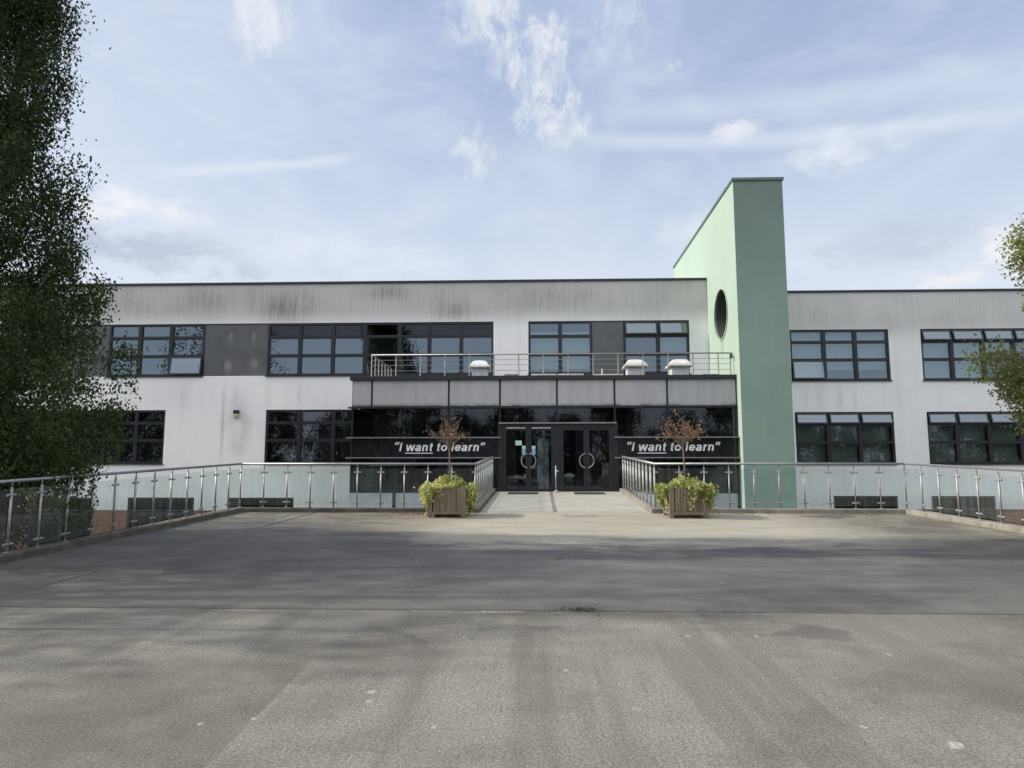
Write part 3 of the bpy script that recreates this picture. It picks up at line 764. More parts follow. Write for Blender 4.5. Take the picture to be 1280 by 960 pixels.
# four door leaves
m = MB(); m.box(-1.318,2.558, PY-.02, PY+.10, 2.86, 3.0); m.box(.50,.72, PY-.02,PY+.10,.72,2.858); m.box(-1.318,-1.24,PY-.02,PY+.10,.72,2.858); m.box(2.47,2.558,PY-.02,PY+.10,.72,2.858)
m.build('door_frame', mat_frame, B)
doors = [(-1.236,-.372,1),(-.364,.496,-1),(.724,1.594,1),(1.602,2.466,-1)]
for k, (a, b, hs) in enumerate(doors):
    m = MB(); w = .095; z0, z1 = .735, 2.852; y0, y1 = PY-.005, PY+.06
    m.box(a,a+w,y0,y1,z0,z1); m.box(b-w,b,y0,y1,z0,z1); m.box(a+w,b-w,y0,y1,z0,z0+.07); m.box(a+w,b-w,y0,y1,z1-.07,z1)
    d = m.build('door', mat_frame, B)
    m = MB(); e = .0015*(1 if k%2 else -1); m.quad((a+w,PY+.03-e,z0+.07),(b-w,PY+.03+e,z0+.07),(b-w,PY+.03+e,z1-.07),(a+w,PY+.03-e,z1-.07)); m.build('pane', G_door, d)
    cx = b+.004 if hs > 0 else a-.004
    pts = []
    for i in range(17):
        t = R(100+160*i/16) if hs > 0 else R(80-160*i/16)
        pts.append((cx+.245*math.cos(t)*1.0, PY-.075, 1.745+.245*math.sin(t)))
    m = MB(); m.tube(pts, .017, 8)
    for q in (pts[1], pts[-2]): m.tube([q,(q[0],PY-.003,q[2])], .013, 6)
    m.build('handle', mat_steel, d, smooth=True)
    if k < 2:
        m = MB(); m.box(a+w+.01,b-w-.01,PY-.05,PY-.008,2.845,2.875); m.build('closer', mat_pale, d)
        nx = b-w-.125 if k == 0 else a+w+.015
        m = MB(); m.quad((nx,PY-.001,1.95),(nx+.12,PY-.001,1.95),(nx+.12,PY-.001,2.14),(nx,PY-.001,2.14)); m.build('notice', mat_noteb, d, 'blue notice')
        m = MB(); m.quad((nx,PY-.001,2.145),(nx+.12,PY-.001,2.145),(nx+.12,PY-.001,2.25),(nx,PY-.001,2.25)); m.build('notice', mat_note, d, 'pale green notice')
        m = MB()
        for zz in (2.0,2.03,2.09): m.quad((nx+.03,PY-.003,zz),(nx+.09,PY-.003,zz),(nx+.09,PY-.003,zz+.014),(nx+.03,PY-.003,zz+.014))
        m.build('notice', mat_notew, d, 'white symbol on the blue notice')
    if k == 0:
        m = MB(); m.quad((-.82,PY-.001,2.27),(-.60,PY-.001,2.27),(-.60,PY-.001,2.43),(-.82,PY-.001,2.43)); m.build('notice', mat_note, d, 'wide pale green notice')
# door stop post, mats
t = thing('door_post', 'slim steel post on a round foot between the two pairs of doors', 'post', (.55,24.05,.71))
m = MB(); m.tube([(.55,24.05,.73),(.55,24.05,1.58)], .022, 10); m.tube([(.55,24.05,1.42),(.62,24.02,1.40),(.63,23.98,1.36)], .016, 8); m.build('pole', mat_steel_d, t, smooth=True)
m = MB(); m.lathe((.57,24.05,.708), [(.10,0),(.10,.02),(.05,.045),(.03,.06)]); m.build('foot', mat_steel_d, t, smooth=True)
for x, lab in ((-.55,'dark ribbed doormat in front of the left pair of doors'),(1.62,'dark ribbed doormat in front of the right pair of doors')):
    m = MB(); y0, y1 = 23.1, 23.75
    for k in range(14):
        a = x-.47+k*.068; m.hexa([(a,y0,zb(y0)+.004),(a+.05,y0,zb(y0)+.004),(a+.05,y1,zb(y1)+.004),(a,y1,zb(y1)+.004)],[(a,y0,zb(y0)+.022),(a+.05,y0,zb(y0)+.022),(a+.05,y1,zb(y1)+.022),(a,y1,zb(y1)+.022)])
    m.hexa([(x-.49,y0-.02,zb(y0)+.002),(x+.50,y0-.02,zb(y0)+.002),(x+.50,y1+.02,zb(y1)+.002),(x-.49,y1+.02,zb(y1)+.002)],[(x-.49,y0-.02,zb(y0)+.012),(x+.50,y0-.02,zb(y0)+.012),(x+.50,y1+.02,zb(y1)+.012),(x-.49,y1+.02,zb(y1)+.012)])
    tag(m.build('doormat', mat_mat), lab, 'doormat', 'doormats at the entrance')
# lobby furniture glimpsed through the doors
t = thing('display_table', 'low table with white paper piles seen through the left doors', 'table', (-.7,25.6,.70))
m = MB(); m.box(-1.15,-.25,25.3,25.9,1.10,1.14); 
for x in (-1.10,-.34):
    for y in (25.34,25.82): m.box(x,x+.04,y,y+.04,.70,1.10)
m.build('table_frame', mat_interior, t)
m = MB()
for k in range(9):
    x, y = -1.1+.09*k, 25.35+.3*rnd.random(); h = .04+.12*rnd.random(); m.box(x,x+.075,y,y+.2,1.142,1.142+h)
m.build('paper_pile', mat_letter, t)
t = thing('waste_bin', 'green bin with white bag seen through the right doors', 'bin', (1.05,25.4,.70))
m = MB(); m.lathe((1.05,25.4,.70), [(.15,0),(.19,.45),(.18,.46)]); m.build('bin_body', mat_gcoping, t, smooth=True)
m = MB(); m.lathe((1.05,25.4,1.16), [(.17,0),(.21,.05),(.15,.12),(.05,.16)], 12); m.build('bin_bag', mat_letter, t)

t = thing('pull_up_banner', 'pale blue upright banner seen through the second door leaf', 'banner', (.12,25.9,.70))
m = MB(); m.hexa([(-.08,25.9,.74),(.34,25.9,.74),(.34,25.912,.74),(-.08,25.912,.74)],[(-.08,25.9,2.55),(.34,25.9,2.55),(.34,25.912,2.55),(-.08,25.912,2.55)])
def banner_mat():
    m_, g, out = base_mat('banner_print'); n = g.noise(g.pos(), 1, 3, .6, sc=(7,7,2))
    pbsdf(g, out, g.mix(g.mr(n,.4,.6), (.20,.32,.52), (.72,.76,.80)), .6); return m_
m.build('banner_sheet', banner_mat(), t); m = MB(); m.box(-.12,.38,25.86,25.96,.702,.738); m.build('banner_foot', mat_pale, t)
# wall light
t = thing('wall_light', 'small boxy bulkhead light on the white wall above a pale stain', 'light', (-12.13,28,3.55))
m = MB(); m.box(-12.23,-12.03,27.86,27.997,3.66,3.80); m.build('housing', mat_frame, t)
m = MB(); m.box(-12.22,-12.04,27.85,27.996,3.53,3.657); m.build('lens', mat_lampb, t)

# ------------------------------------------------------------------ balustrades
def balustrade(name, label, runs, group=None):
    """runs: list of (list of post points, first post shared?) ; each point is x,y,z(top of kerb)"""
    p0 = runs[0][0]; t = thing(name, label, 'balustrade', p0, group)
    H = 1.07; hr = MB(); path = []
    for r in runs:
        for p in (r if not path else r[1:]): path.append((p[0],p[1],p[2]+H))
    simp = [path[0]]
    for a, b, c in zip(path[:-2], path[1:-1], path[2:]):
        if (Vector(b)-Vector(a)).normalized().dot((Vector(c)-Vector(b)).normalized()) < .9999: simp.append(b)
    simp.append(path[-1])
    for a, b in zip(simp[:-1], simp[1:]):
        hr.tube([a,b], .027, 10)
    hr.build('handrail', mat_steel_d, t, smooth=True)
    for r in runs:
        for i, p in enumerate(r):
            if r is not runs[0] and i == 0: continue
            x, y, z = p
            m = MB(); m.tube([(x,y,z),(x,y,z+H-.09)], .022, 8); m.tube([(x,y,z+H-.09),(x,y,z+H-.02)], .011, 6); m.lathe((x,y,z),[(.05,.002),(.05,.012)],10)
            po = m.build('post', mat_steel, t, smooth=False)
            po.data.polygons.foreach_set('use_smooth', [len(q.vertices)==4 for q in po.data.polygons])
            dirs = []
            if i+1 < len(r): dirs.append((Vector(r[i+1])-Vector(p)).normalized())
            if i > 0: dirs.append((Vector(r[i-1])-Vector(p)).normalized())
            for h in (.13,.86):
                c = MB()
                q = Vector((x,y,z+h)); c.tube([q+d*.085 for d in dirs[:1]]+[q]+[q+d*.085 for d in dirs[1:]], .021, 8)
                c.build('clamp', mat_steel, po)
        for a, b in zip(r[:-1], r[1:]):
            a, b = Vector(a), Vector(b); d = (b-a); L = d.length; d.normalize(); n = Vector((-d.y,d.x,0)).normalized()*.005
            p, q = a+d*.05, b-d*.05
            lo, hi = Vector((0,0,.05)), Vector((0,0,.95))
            m = MB(); m.quad(p+lo, q+lo, q+hi, p+hi)
            m.build('glass_panel', G_bal, t)
    return t
def line(a, b, n, zf):
    return [(a[0]+(b[0]-a[0])*k/n, a[1]+(b[1]-a[1])*k/n, zf(a[1]+(b[1]-a[1])*k/n)+KH) for k in range(n+1)]
LCx, RCx = LX(17.6)-.13, RX(17.6)+.13; FYR = 17.56
lr0 = (LX(4.1)-.13, 4.1); rr0 = (RX(4.1)+.13, 4.1)
rl = line(lr0, (LCx,FYR), 23, zr); fl = line((LCx,FYR), (BX0-.12,FYR), 10, zr); bl = line((BX0-.12,FYR), (BX0-.12,24.1), 10, lambda y: zb(max(y,17.6)))
balustrade('balustrade', 'steel and glass balustrade left of the entrance, running beside the birch to the left planter', [rl, fl, bl], 'glass balustrades round the forecourt')
rr = line(rr0, (RCx,FYR), 23, zr); fr_ = line((RCx,FYR), (BX1+.12,FYR), 10, zr); br_ = line((BX1+.12,FYR), (BX1+.12,24.1), 10, lambda y: zb(max(y,17.6)))
balustrade('balustrade', 'steel and glass balustrade right of the entrance, passing in front of the green tower', [rr, fr_, br_], 'glass balustrades round the forecourt')

# roof terrace railing
t = thing('terrace_railing', 'thin steel railing with three wires round the roof terrace above the entrance', 'railing', (.4,24.5,4.66))
TY, TX, TT = 24.5, -5.88, 5.45; z0 = 4.66; ex = TX0-.12
m = MB(); m.tube([(TX,27.9,TT),(TX,TY,TT)], .024, 8); m.tube([(TX,TY,TT),(ex,TY,TT)], .024, 8); m.tube([(ex,TY,TT),(ex+.10,TY+.0,TT)], .018, 8); m.build('handrail', mat_steel, t, smooth=True)
for h in (.22,.42,.60):
    m = MB(); m.tube([(TX,27.9,z0+h),(TX,TY,z0+h)], .009, 6); m.tube([(TX,TY,z0+h),(ex,TY,z0+h)], .009, 6); m.build('wire', mat_steel, t)
pp = [(TX+k*.862,TY) for k in range(15)] + [(ex,TY)] + [(TX,TY+.55*k) for k in range(1,7)]
for x, y in pp:
    m = MB(); m.tube([(x,y,z0),(x,y,TT-.02)], .021, 8); m.lathe((x,y,z0),[(.05,.001),(.05,.012)],10); m.build('post', mat_steel, t)
m = MB(); m.lathe((ex+.02,TY-.05,TT-.19),[(.055,0),(.06,.05),(.04,.10)],12); m.lathe((ex+.02,TY-.05,TT-.10),[(.045,0),(.05,.04),(.02,.07)],12); m.build('fixing', mat_frame, t)

# roof plant: three cowl vents, a box fan, two rooflight edges, low box, a pole
def vent(x, y, s, lab):
    t = thing('roof_vent', lab, 'roof vent', (x,y,4.66), 'cowled vents on the terrace roof')
    m = MB(); m.box(x-.30*s,x+.30*s,y-.30*s,y+.30*s,4.662,4.662+.42); m.build('vent_curb', mat_ventw, t)
    m = MB(); z = 4.66+.42; w = .42*s
    pro = [(w*.80,0),(w,.02),(w,.08),(w*.86,.13),(w*.62,.27),(w*.25,.31)]
    n = len(m.v); seg = 4
    for r, h in pro:
        for sx, sy in ((-1,-1),(1,-1),(1,1),(-1,1)): m.v.append((x+sx*r,y+sy*r,z+h))
    for i in range(len(pro)-1):
        for k in range(4):
            m.f.append((i*4+k, i*4+(k+1)%4, (i+1)*4+(k+1)%4, (i+1)*4+k))
    m.f.append(tuple((len(pro)-1)*4+k for k in range(4))); m.f.append((3,2,1,0))
    m.build('cowl', mat_vent, t, bevel=.025)
vent(-2.15, 25.6, .92, 'squat pale cowl roof vent, leftmost, in front of the long upper window band')
vent(3.47, 25.6, 1.0, 'pale hooded roof vent below the middle of the right upper window')
vent(5.05, 25.6, 1.02, 'pale hooded roof vent nearest the green tower')
t = thing('roof_fan', 'low grey louvred box on the terrace between two upper windows', 'fan unit', (-1.02,26.4,4.66))
m = MB(); m.box(-1.32,-.74,26.1,26.7,4.662,4.93); m.build('casing', mat_pale, t, bevel=.02)
m = MB(); m.box(-1.27,-.79,26.06,26.097,4.69,4.84); m.box(-1.29,-.77,26.08,26.72,4.934,4.95); m.build('grille', mat_frame, t)
for x, lab in ((.18,'long white rooflight upstand, left of two, below the upper window'),(1.15,'long white rooflight upstand, right of two, beside the middle grey panel')):
    m = MB(); m.box(x-.42,x+.42,25.5,26.6,4.662,4.82); m.box(x-.46,x+.46,25.46,26.64,4.822,4.88)
    tag(m.build('rooflight', mat_vent, None, bevel=.012), lab, 'rooflight', 'rooflights on the terrace')
t = thing('cowl_pipe', 'short pale pipe on the terrace below the grey panel', 'pipe', (2.28,25.5,4.66))
m = MB(); m.tube([(2.28,25.5,4.662),(2.28,25.5,5.06)], .03, 8); m.build('pipe', mat_pale, t); m = MB(); m.lathe((2.28,25.5,4.662),[(.16,0),(.14,.05),(.06,.08)],12); m.build('flange', mat_pale, t)
m = MB(); m.box(5.95,6.42,25.6,26.1,4.662,4.84); m.box(5.92,6.45,25.57,26.13,4.842,4.875)
tag(m.build('roof_box', mat_ventw, None, bevel=.012), 'low pale box on the terrace against the green tower', 'box')

# ------------------------------------------------------------------ planters
def planter(x, y, lab):
    z = zr(y); t = thing('planter', lab, 'planter', (x,y,z), 'wooden planters at the bridge')
    w = .43; h = .70
    for sx in (-1,1):
        for sy in (-1,1):
            m = MB(); cx, cy = x+sx*(w-.045), y+sy*(w-.045); m.box(cx-.05,cx+.05,cy-.05,cy+.05,z,z+h); m.build('corner_post', mat_wood_, t, bevel=.006)
    for sx, sy in ((0,-1),(0,1),(-1,0),(1,0)):
        m = MB()
        for k in range(5):
            o = -(w-.11)+k*.134+.002*rnd.uniform(-1,1); o2 = o+.124; d = w-.055+.006*rnd.random()
            hh = h-.035
            if sy: m.box(x+o+.015,x+o2+.015, min(y+sy*d,y+sy*(d+.025)), max(y+sy*d,y+sy*(d+.025)), z+.09, z+hh)
            else: m.box(min(x+sx*d,x+sx*(d+.025)), max(x+sx*d,x+sx*(d+.025)), y+o+.015,y+o2+.015, z+.09, z+hh)
        m.build('slat_side', mat_wood_, t)
    m = MB(); e = w-.096
    for s in (-1,1):
        m.box(x-e,x+e, y+s*(w-.01)-.018,y+s*(w-.01)+.018, z+.065,z+.125); m.box(x+s*(w-.01)-.018,x+s*(w-.01)+.018, y-e,y+e, z+.065,z+.125)
    m.build('bottom_rail', mat_wood_, t)
    m = MB(); m.quad((x-.34,y-.34,z+.62),(x+.34,y-.34,z+.62),(x+.34,y+.34,z+.62),(x-.34,y+.34,z+.62)); m.build('soil', mat_soil, t)
def small_tree(x, y, seed, lab, nleaf, lean, spread):
    z = zr(y)+.62; rg = random.Random(seed); t = thing('standard_tree', lab, 'small tree', (x,y,z), 'dry standard trees in the planters')
    top = z+1.02; m = MB()
    m.tube([(x,y,z),(x+.01,y,z+.5),(x+lean*.6,y,top)], [.020,.017,.016], 8); m.build('trunk', mat_twig, t, smooth=True)
    br = MB(); tips = []
    for k in range(34):
        a = rg.uniform(0,6.283); e = rg.uniform(.35,1.35); L = rg.uniform(.45,.80)
        p = Vector((x+lean*.6,y,top-rg.uniform(-.02,.12))); d = Vector((math.cos(a)*math.cos(e)*spread,math.sin(a)*math.cos(e)*spread,math.sin(e)))
        pts = [p]; 
        for s in range(4):
            d = (d+Vector((rg.uniform(-.25,.25),rg.uniform(-.25,.25),rg.uniform(-.05,.2)))).normalized(); p = p+d*L/4; pts.append(p)
        br.tube(pts, [.007,.0055,.0045,.0035,.0025], 4, cap=False); tips += pts[2:]
        for s in range(2):
            q = pts[rg.choice((2,3))]; d2 = (d+Vector((rg.uniform(-.8,.8),rg.uniform(-.8,.8),rg.uniform(-.3,.5)))).normalized(); q2 = q+d2*rg.uniform(.1,.25)
            br.tube([q,q2],[.0035,.002],3,cap=False); tips += [q2,q2,q2]
    br.build('twigs', mat_twig, t)
    P = np.array([tuple(Vector(rg.choice(tips))+Vector((rg.gauss(0,.045),rg.gauss(0,.045),rg.gauss(-.03,.045)))) for _ in range(nleaf)])
    leaves_mesh('dry_leaves', P, .072, L_red, t, seed, droop=1.3, aspect=.42)
def ivy(x, y, seed, lab, trails):
    z = zr(y); rg = np.random.default_rng(seed); P = []
    n = 1150
    a = rg.uniform(0,6.283,n); r = np.sqrt(rg.uniform(0,1,n))*.43; hgt = .25*np.clip(1-(r/.50)**2,0,1)*(.72+.28*np.sin(3*a+seed))*rg.uniform(.2,1.35,n)
    P.append(np.stack([x+r*np.cos(a), y+r*np.sin(a), z+.66+hgt],1))
    for sx, sy, along, wd, L, cnt in trails:
        k = rg.uniform(0,1,cnt)**.8; s = rg.normal(along, wd, cnt); bul = .06+.16*np.sin(np.pi*np.clip(k*.85+.12,0,1))
        strand = np.round(s*8)/8; s = .35*s+.65*strand + rg.normal(0,.02,cnt)
        out = .42+bul*rg.uniform(.25,1.05,cnt); zz = z+.74-k*L*(.72+.36*np.cos(strand*37))+rg.normal(0,.02,cnt)
        px = x+(out*sx if sx else s); py = y+(out*sy if sy else s)
        P.append(np.stack([px+0*s, py+0*s, np.maximum(zz, z+.04)],1))
    P = np.vstack(P)
    o = leaves_mesh('trailing_ivy', P, .068, L_ivy, None, seed, droop=.3, aspect=.8)
    tag(o, lab, 'ivy', 'variegated ivy in the planters')
PLY = 16.75
planter(-2.12, PLY, 'square weathered wooden slatted planter left of the bridge'); planter(3.36, PLY, 'square weathered wooden slatted planter right of the bridge')
ivy(-2.12, PLY, 3, 'yellow green ivy spilling over both sides of the left planter', [(-1,0,0,.22,.62,1100),(1,0,.05,.24,.62,900),(0,-1,-.34,.10,.45,500)])
ivy(3.36, PLY, 8, 'yellow green ivy tumbling over the right front of the right planter', [(-1,0,0,.24,.50,800),(1,0,0,.24,.60,900),(0,-1,.28,.12,.52,750)])
small_tree(-2.12, PLY, 21, 'sparse standard tree with few reddish leaves in the left planter', 150, -.01, 1.0)
small_tree(3.36, PLY, 35, 'standard tree with dense brown withered leaves in the right planter', 400, -.03, 1.05)
# dead leaves on the ground beside the planter, weeds in the joint
rg = np.random.default_rng(5); n = 260
P = np.stack([rg.normal(-2.75,.45,n), rg.normal(17.1,.22,n).clip(16.2,17.36), np.zeros(n)],1); P[:,2] = [zr(v)+.012 for v in P[:,1]]
P2 = np.stack([rg.uniform(2.8,8.4,150), 17.38-np.abs(rg.normal(0,.12,150)), np.zeros(150)],1); P2[:,2] = [zr(v)+.012 for v in P2[:,1]]
o = leaves_mesh('leaf_litter', np.vstack([P,P2]), .045, L_red, None, 4, droop=0); o['kind'] = 'stuff'; o['label'] = 'scattered dry leaves on the paving beside the planters'
n = 260; P = np.stack([np.where(rg.uniform(0,1,n)<.8, rg.normal(.42,.13,n), rg.uniform(-1.2,3,n)), rg.normal(7.72,.025,n), rg.uniform(.0,.035,n)+.01],1)
o = leaves_mesh('joint_weeds', P, .028, L_shrub, None, 6, droop=-.8, aspect=.3); o['kind'] = 'stuff'; o['label'] = 'tiny green weeds growing in the paving joint'
n = 16; P = np.stack([rg.uniform(-5,6,n), rg.uniform(6,15,n), np.zeros(n)],1); P[:,2] = [zr(v)+.008 for v in P[:,1]]
o = leaves_mesh('fallen_leaves', P, .03, L_red, None, 9, droop=0); o['kind'] = 'stuff'; o['label'] = 'few single dry leaves lying on the tarmac'

# ------------------------------------------------------------------ trees
def tree(name, label, cat, base, height, rfun, zc0, nclump, per, leaf, mat, seed, group=None, clump=.42, droop=.8, trunk_r=.22, extra=None, lean=(0,0), shell=.55, thin=0):
    """trunk with limbs, and a crown of leaf clumps inside the envelope rfun(z, angle)"""
    rg = np.random.default_rng(seed); x, y, z = base
    t = thing(name, label, cat, base, group)
    m = MB(); top = z+height*.93; k = 7
    pts = [(x+lean[0]*i/k+.12*math.sin(i*1.7+seed), y+lean[1]*i/k+.12*math.cos(i*2.1+seed), z+(top-z)*i/k) for i in range(k+1)]
    m.tube(pts, [trunk_r*(1-.9*i/k)+.015 for i in range(k+1)], 10)
    C = []
    tries = 0
    while len(C) < nclump and tries < nclump*60:
        tries += 1
        zz = rg.uniform(z+zc0, z+height); a = rg.uniform(0,2*math.pi); R_ = rfun(zz, a)
        if R_ <= .05: continue
        q = rg.uniform(0,1)
        rr = R_*(1-(1-shell)*(q**1.5)) if rg.uniform()<.72 else R_*math.sqrt(rg.uniform(.02,1))
        if rg.uniform() > R_/4.5+.15: continue
        f = (zz-z)/height
        if thin and rg.uniform() < thin*min(1,max(0,(f-.4)*4)): continue
        C.append((x+lean[0]*f+rr*math.cos(a), y+lean[1]*f+rr*math.sin(a), zz))
    if extra: C += extra
    for c in C[::max(1,len(C)//70)] + (extra or [])[::2]:
        f = max(.12, min(.9, (c[2]-z)/height-.10-.12*rg.uniform())); i = f*k; i0 = int(i); fr_ = i-i0
        s = Vector(pts[i0]).lerp(Vector(pts[min(k,i0+1)]), fr_); e = Vector(c); mid = s.lerp(e,.55)+Vector((0,0,.25))
        r0 = trunk_r*(1-f)*.32+.012
        m.tube([s, s.lerp(mid,.5)+Vector((0,0,.08)), mid, e], [r0, r0*.75, r0*.5, .006], 5, cap=False)
    m.build('trunk', mat_bark, t, smooth=True)
    C = np.array(C); n = len(C)
    sc = clump*rg.uniform(.55,1.35,n)
    cnt = np.maximum(4,(per*(sc/clump)**2*rg.uniform(.6,1.3,n))).astype(int)
    idx_ = np.repeat(np.arange(n), cnt); N_ = len(idx_)
    off = rg.normal(size=(N_,3))*sc[idx_][:,None]*np.array([.55,.55,.45])
    # hanging strands
    st = rg.uniform(size=N_) < .55
    sid = rg.integers(0,6,N_); ang = sid*1.047+idx_*2.4; rad = sc[idx_]*.55
    hang = -rg.uniform(0,1,N_)*sc[idx_]*(1.0+droop)
    strand = np.stack([np.cos(ang)*rad+rg.normal(0,.05,N_), np.sin(ang)*rad+rg.normal(0,.05,N_), hang],1)
    off = np.where(st[:,None], strand, off)
    P = C[idx_]+off
    leaves_mesh('crown', P, leaf, mat, t, seed, droop=droop)
    return t

# big birch at the left: envelope from its outline in the photograph
prof = [(-.1,.3),(.4,.8),(.9,1.4),(1.5,2.05),(2.1,2.55),(2.7,2.5),(3.2,2.8),(3.8,2.75),(4.3,2.4),(4.75,2.1),(5.2,2.3),(5.7,1.95),(6.1,1.55),(6.5,1.65),(7.0,1.95),(7.4,1.45),(7.8,1.15),(8.4,1.5),(8.9,1.75),(9.3,1.2),(9.8,1.35),(10.4,1.6),(11.2,1.3),(12.2,1.3),(13.5,1.0),(14.6,.6),(15.2,.15)]
pz = [p[0] for p in prof]; pr = [p[1] for p in prof]
def birch_r(z, a):
    r = float(np.interp(z, pz, pr))-.34-.12*min(1,max(0,(z-7.2)/1.0))
    return max(.1, r)*(.94+.10*math.sin(z*5.1+1.3*math.sin(2*a))+.07*math.sin(3*a+z*1.1)+.08*math.sin(7*a-z*2.9))
tree('birch_tree', 'tall weeping birch with dense dark green leaves behind the left balustrade', 'tree', (-9.95,11.9,-2.6), 17.6, birch_r, 1.6, 900, 300, .068, L_birch, 11, clump=.33, droop=1.5, trunk_r=.20, shell=.35, thin=.12)
# tree at the right whose leafy ends reach into the picture
rx = []
rgx = np.random.default_rng(3)
for (cx, cy, cz, sx, sz, k) in ((8.36,12.4,5.35,.07,.26,16),(8.75,12.4,5.4,.2,.4,16),(7.62,12.2,3.46,.11,.04,6),(7.85,12.3,3.28,.09,.09,9),(8.02,12.3,2.98,.10,.15,15),(8.27,12.3,2.78,.13,.22,16),(8.36,12.4,2.3,.08,.22,10),(8.75,12.5,2.7,.2,.4,12)):
    for _ in range(k): rx.append((cx+.22+rgx.normal(0,sx), cy+rgx.normal(0,.25), cz+rgx.normal(0,sz)))
def right_r(z, a):
    u = (z-1.5)/9.0
    if u < 0 or u > 1: return 0
    return 3.3*math.sin(math.pi*min(1,u*.8+.2))*(.9+.12*math.sin(3*a+z))
tree('ornamental_tree', 'light green tree reaching in from the right edge beside the wing windows', 'tree', (14.6,12.6,-2.6), 12.5, right_r, 4.2, 420, 90, .068, L_right, 17, clump=.24, droop=.7, trunk_r=.17, extra=rx)
# trees on the far side of the forecourt, seen only as reflections in the glass
def round_r(h, w):
    def f(z, a):
        u = (z-.6)/(h-.6)
        if u < 0 or u > 1: return 0
        return w*math.sin(math.pi*(u*.86+.10))**.75*(.85+.2*math.sin(3*a+z)+.1*math.sin(5*a-z*1.7))
    return f
BT = [(-53,-21,9,5),(-44,-22,9.5,4.8),(-36,-20,12.8,3.6),(-29,-19,8.8,4.2),(-22.5,-22,8.0,4.0),(-14.6,-16,16,2.7),(-11.5,-21,8.0,3.6),(-7.0,-15,6.3,2.8),(-2.5,-24,8.2,3.8),(2.6,-19,6.6,2.6),(7.0,-22,9.0,3.0),(13.5,-20,7.0,3.6),(17.5,-14,14.5,3.2),(23,-20,8.5,4.4),(31,-19,9.0,4.6),(40,-22,9.5,5),(48,-20,9,5),(57,-21,9,5)]
for i, (x, y, h, w) in enumerate(BT):
    tree('roadside_tree', 'dark leafy tree standing behind the photographer, reflected in the glass', 'tree', (x,y,-.12), h, round_r(h,w), .6, int(70+11*w*h/3), 150, .17, L_back, 100+i, 'trees behind the forecourt', clump=.75, droop=.3, trunk_r=.20)
# trees further along the left side: their shadows lie over the ramp
tree('birch_tree', 'second birch outside the left edge, shading the ramp', 'tree', (-22,7.9,-2.6), 18.5, lambda z,a: 3.6*math.sin(math.pi*min(1,max(0,(z+.3)/16.2)))**.7 if -.3<z<15.9 else 0, 2.3, 270, 60, .15, L_birch, 61, clump=.62, droop=.8, trunk_r=.22)
# lamp column outside the left edge, its shadow falls across the tarmac
t = thing('street_lamp', 'tall slim lamp column standing outside the left edge', 'street lamp', (-8.9,6.55,-.5))
m = MB(); m.tube([(-8.9,6.62,-1.9),(-8.9,6.62,1.2),(-8.9,6.62,4.5)], [.055,.045,.03], 10); m.tube([(-8.9,6.62,4.48),(-8.88,6.45,4.62),(-8.85,6.15,4.72)], .018, 8); m.build('column', mat_steel_d, t, smooth=True)
m = MB(); m.box(-8.865,-8.835,5.95,6.16,4.70,4.73); m.build('lamp_head', mat_pale, t, bevel=.01)
# ivy and shrubs at the foot of the left balustrade
def shrub(c, r, n, seed, lab):
    rg = np.random.default_rng(seed); t = thing('shrub', lab, 'shrub', (c[0],c[1],-2.6))
    a = rg.normal(size=(n,3)); a /= np.linalg.norm(a,axis=1)[:,None]; rad = rg.uniform(.45,1.0,n)**.6
    bump = 1+.25*np.sin(a[:,0]*5+seed)*np.cos(a[:,1]*6+a[:,2]*4)
    P = np.array(c)+a*np.array(r)*(rad*bump)[:,None]
    m = MB()
    for k in range(9):
        e = P[rg.integers(n)]; m.tube([(c[0],c[1],-2.62),(c[0]*.5+e[0]*.5,c[1]*.5+e[1]*.5,c[2]-.2),tuple(e)],[.025,.015,.005],5,cap=False)
    m.build('stem', mat_twig, t); leaves_mesh('foliage', P, .075, L_shrub, t, seed)
shrub((-8.75,11.2,-.55), (.6,.9,.75), 3200, 71, 'scrubby green shrub below the left end of the balustrade')
shrub((-9.6,13.6,-1.1), (.8,.9,.8), 2600, 72, 'low green shrub by the brick plinth under the birch')

# ------------------------------------------------------------------ sky, sun, camera
SUN_EL, SUN_AZ = R(31), R(1.2)
w = bpy.data.worlds.new('World'); scene.world = w; w.use_nodes = True
w.node_tree.nodes.clear(); g = N(w.node_tree)
out = g.new('ShaderNodeOutputWorld'); bg = g.new('ShaderNodeBackground')
sky = g.new('ShaderNodeTexSky', sky_type='NISHITA'); sky.sun_disc = False
sky.sun_elevation = SUN_EL; sky.sun_rotation = R(270); sky.air_density = 1.0; sky.dust_density = 1.6; sky.ozone_density = 1.2
d = g.new('ShaderNodeTexCoord').outputs['Generated']; x, y, z = g.xyz(d)
az = g.m('ARCTAN2', x, y); el = g.m('ARCSINE', z)
zc = g.m('MAXIMUM', z, .06)
cv = g.new('ShaderNodeCombineXYZ'); g.put(cv.inputs[0], g.m('DIVIDE',x,zc)); g.put(cv.inputs[1], g.m('DIVIDE',y,zc))
uv = cv.outputs[0]
ae = g.new('ShaderNodeCombineXYZ'); g.put(ae.inputs[0], az); g.put(ae.inputs[1], el); aev = ae.outputs[0]
SK = 1.0
hz = (4.05,4.95,7.0); cl = (6.1,6.5,7.2); hi = (6.8,6.95,7.2); gr = (4.2,4.7,5.7)
base = g.mix(.62, sky.outputs[0], hz)
base = g.mix(g.mr(el, .60, .05, 0, .75), base, (6.6,6.95,7.45))
wisp = g.noise(uv, 1, 7, .62, sc=(.55,.16,1), dist=.6); wisp2 = g.noise(aev, 1, 7, .6, sc=(5,11,1), dist=.5)
veil = g.mul(g.mr(wisp,.36,.76), .62)
c = g.mix(veil, base, cl)
c = g.mix(g.mul(g.mr(wisp2,.40,.78),.42), c, cl)
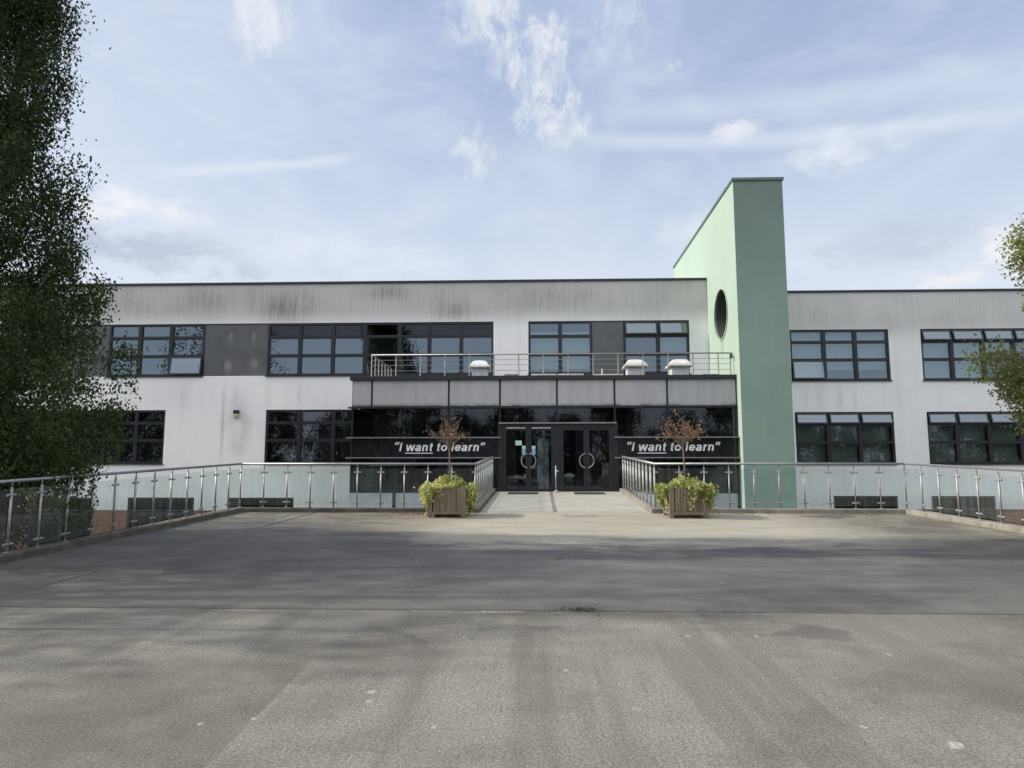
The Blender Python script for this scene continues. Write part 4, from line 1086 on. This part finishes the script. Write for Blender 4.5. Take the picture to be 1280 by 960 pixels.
def dirpix(px, py):
    F = 887.; pt = math.atan(105/F); yw = R(2.2); a = (px-640)/F; b = (480-py)/F
    f_ = math.cos(pt)-b*math.sin(pt); u = math.sin(pt)+b*math.cos(pt)
    vx = a*math.cos(yw)-f_*math.sin(yw); vy = a*math.sin(yw)+f_*math.cos(yw)
    return math.atan2(vx,vy), math.atan2(u, math.hypot(vx,vy))
fib = g.noise(aev, 1, 8, .68, sc=(30,20,1), dist=.35, off=(1,0,0)); fib2 = g.noise(aev, 1, 8, .66, sc=(14,24,1), dist=.25, off=(4,2,0))
for px, py, rx_, ry_, k, col, nz in (
    (320,20,.08,.09,.7,hi,fib),(610,15,.10,.07,.7,hi,fib),(630,60,.06,.08,.6,hi,fib),(680,95,.10,.11,.75,hi,fib),(700,150,.10,.06,.7,hi,fib),(690,40,.03,.04,.8,hi,fib),(770,30,.09,.07,.5,cl,fib),
    (590,190,.06,.06,.6,hi,fib),(925,165,.06,.026,.85,hi,fib2),(1060,190,.11,.045,.9,cl,fib2),(840,80,.03,.02,.6,hi,fib),
    (150,262,.18,.05,1.3,hi,fib2),(200,312,.26,.06,1.3,gr,fib2),(420,320,.30,.05,.75,cl,fib2),(1130,300,.20,.06,.75,gr,fib2),(1255,310,.055,.055,1.3,hi,fib2),(1200,345,.14,.03,1.0,hi,fib2),(880,280,.10,.05,.5,hi,fib2)):
    a, e = dirpix(px, py)
    b = g.blob(az, el, a, e, rx_, ry_)
    c = g.mix(g.m('MULTIPLY', g.mul(g.mr(b,.0,.35), g.mr(g.add(g.mul(b,.30), nz), .56, .92)), k, clamp=True), c, col)
def trail(p, q, wd, k):
    a0, e0 = dirpix(*p); a1, e1 = dirpix(*q)
    t_ = g.m('DIVIDE', g.sub(az, a0), a1-a0); line_ = g.add(e0, g.mul(t_, e1-e0))
    dd = g.m('ABSOLUTE', g.sub(el, g.add(line_, g.mul(g.sub(fib2,.5),.012))))
    msk = g.mul(g.mul(g.mr(t_,-.08,.12), g.mr(t_,1.08,.85)), g.mr(dd, wd, 0))
    return g.m('MULTIPLY', msk, k, clamp=True)
for p, q, wd, k in (((205,215),(445,196),.011,.55),((740,175),(1285,138),.018,.5),((770,140),(1285,75),.03,.32)):
    c = g.mix(trail(p,q,wd,k), c, cl)
# added unseen brightness in the sky behind the camera, fills the facade
c = g.mix(g.mul(g.mul(g.mr(y,.1,-.4), g.mr(el,.18,.55)), .9), c, (12.0,12.0,12.2))
g.l.new(c, bg.inputs[0]); bg.inputs[1].default_value = .13
g.l.new(bg.outputs[0], out.inputs['Surface'])

sd = bpy.data.lights.new('Sun','SUN'); sd.energy = 4.8; sd.angle = R(.55); sd.color = (1.0,.93,.80)
so = bpy.data.objects.new('Sun', sd); COL.objects.link(so); so.location = (-30,0,30)
trav = Vector((math.cos(SUN_AZ)*math.cos(SUN_EL), math.sin(SUN_AZ)*math.cos(SUN_EL), -math.sin(SUN_EL)))
so.rotation_euler = trav.to_track_quat('-Z','Y').to_euler()

cam = bpy.data.cameras.new('Camera'); co = bpy.data.objects.new('Camera', cam); COL.objects.link(co)
co.location = (0,0,1.5); co.rotation_euler = (R(90)+math.atan(105/887.), 0, R(2.2))
cam.sensor_width = 36; cam.lens = 36*887/1280; cam.clip_end = 3000; cam.clip_start = .05
scene.camera = co
scene.view_settings.view_transform = 'Standard'; scene.view_settings.look = 'None'; scene.view_settings.exposure = 0
scene.cycles.transparent_max_bounces = 16; scene.cycles.max_bounces = 6; scene.cycles.diffuse_bounces = 3; scene.cycles.glossy_bounces = 3
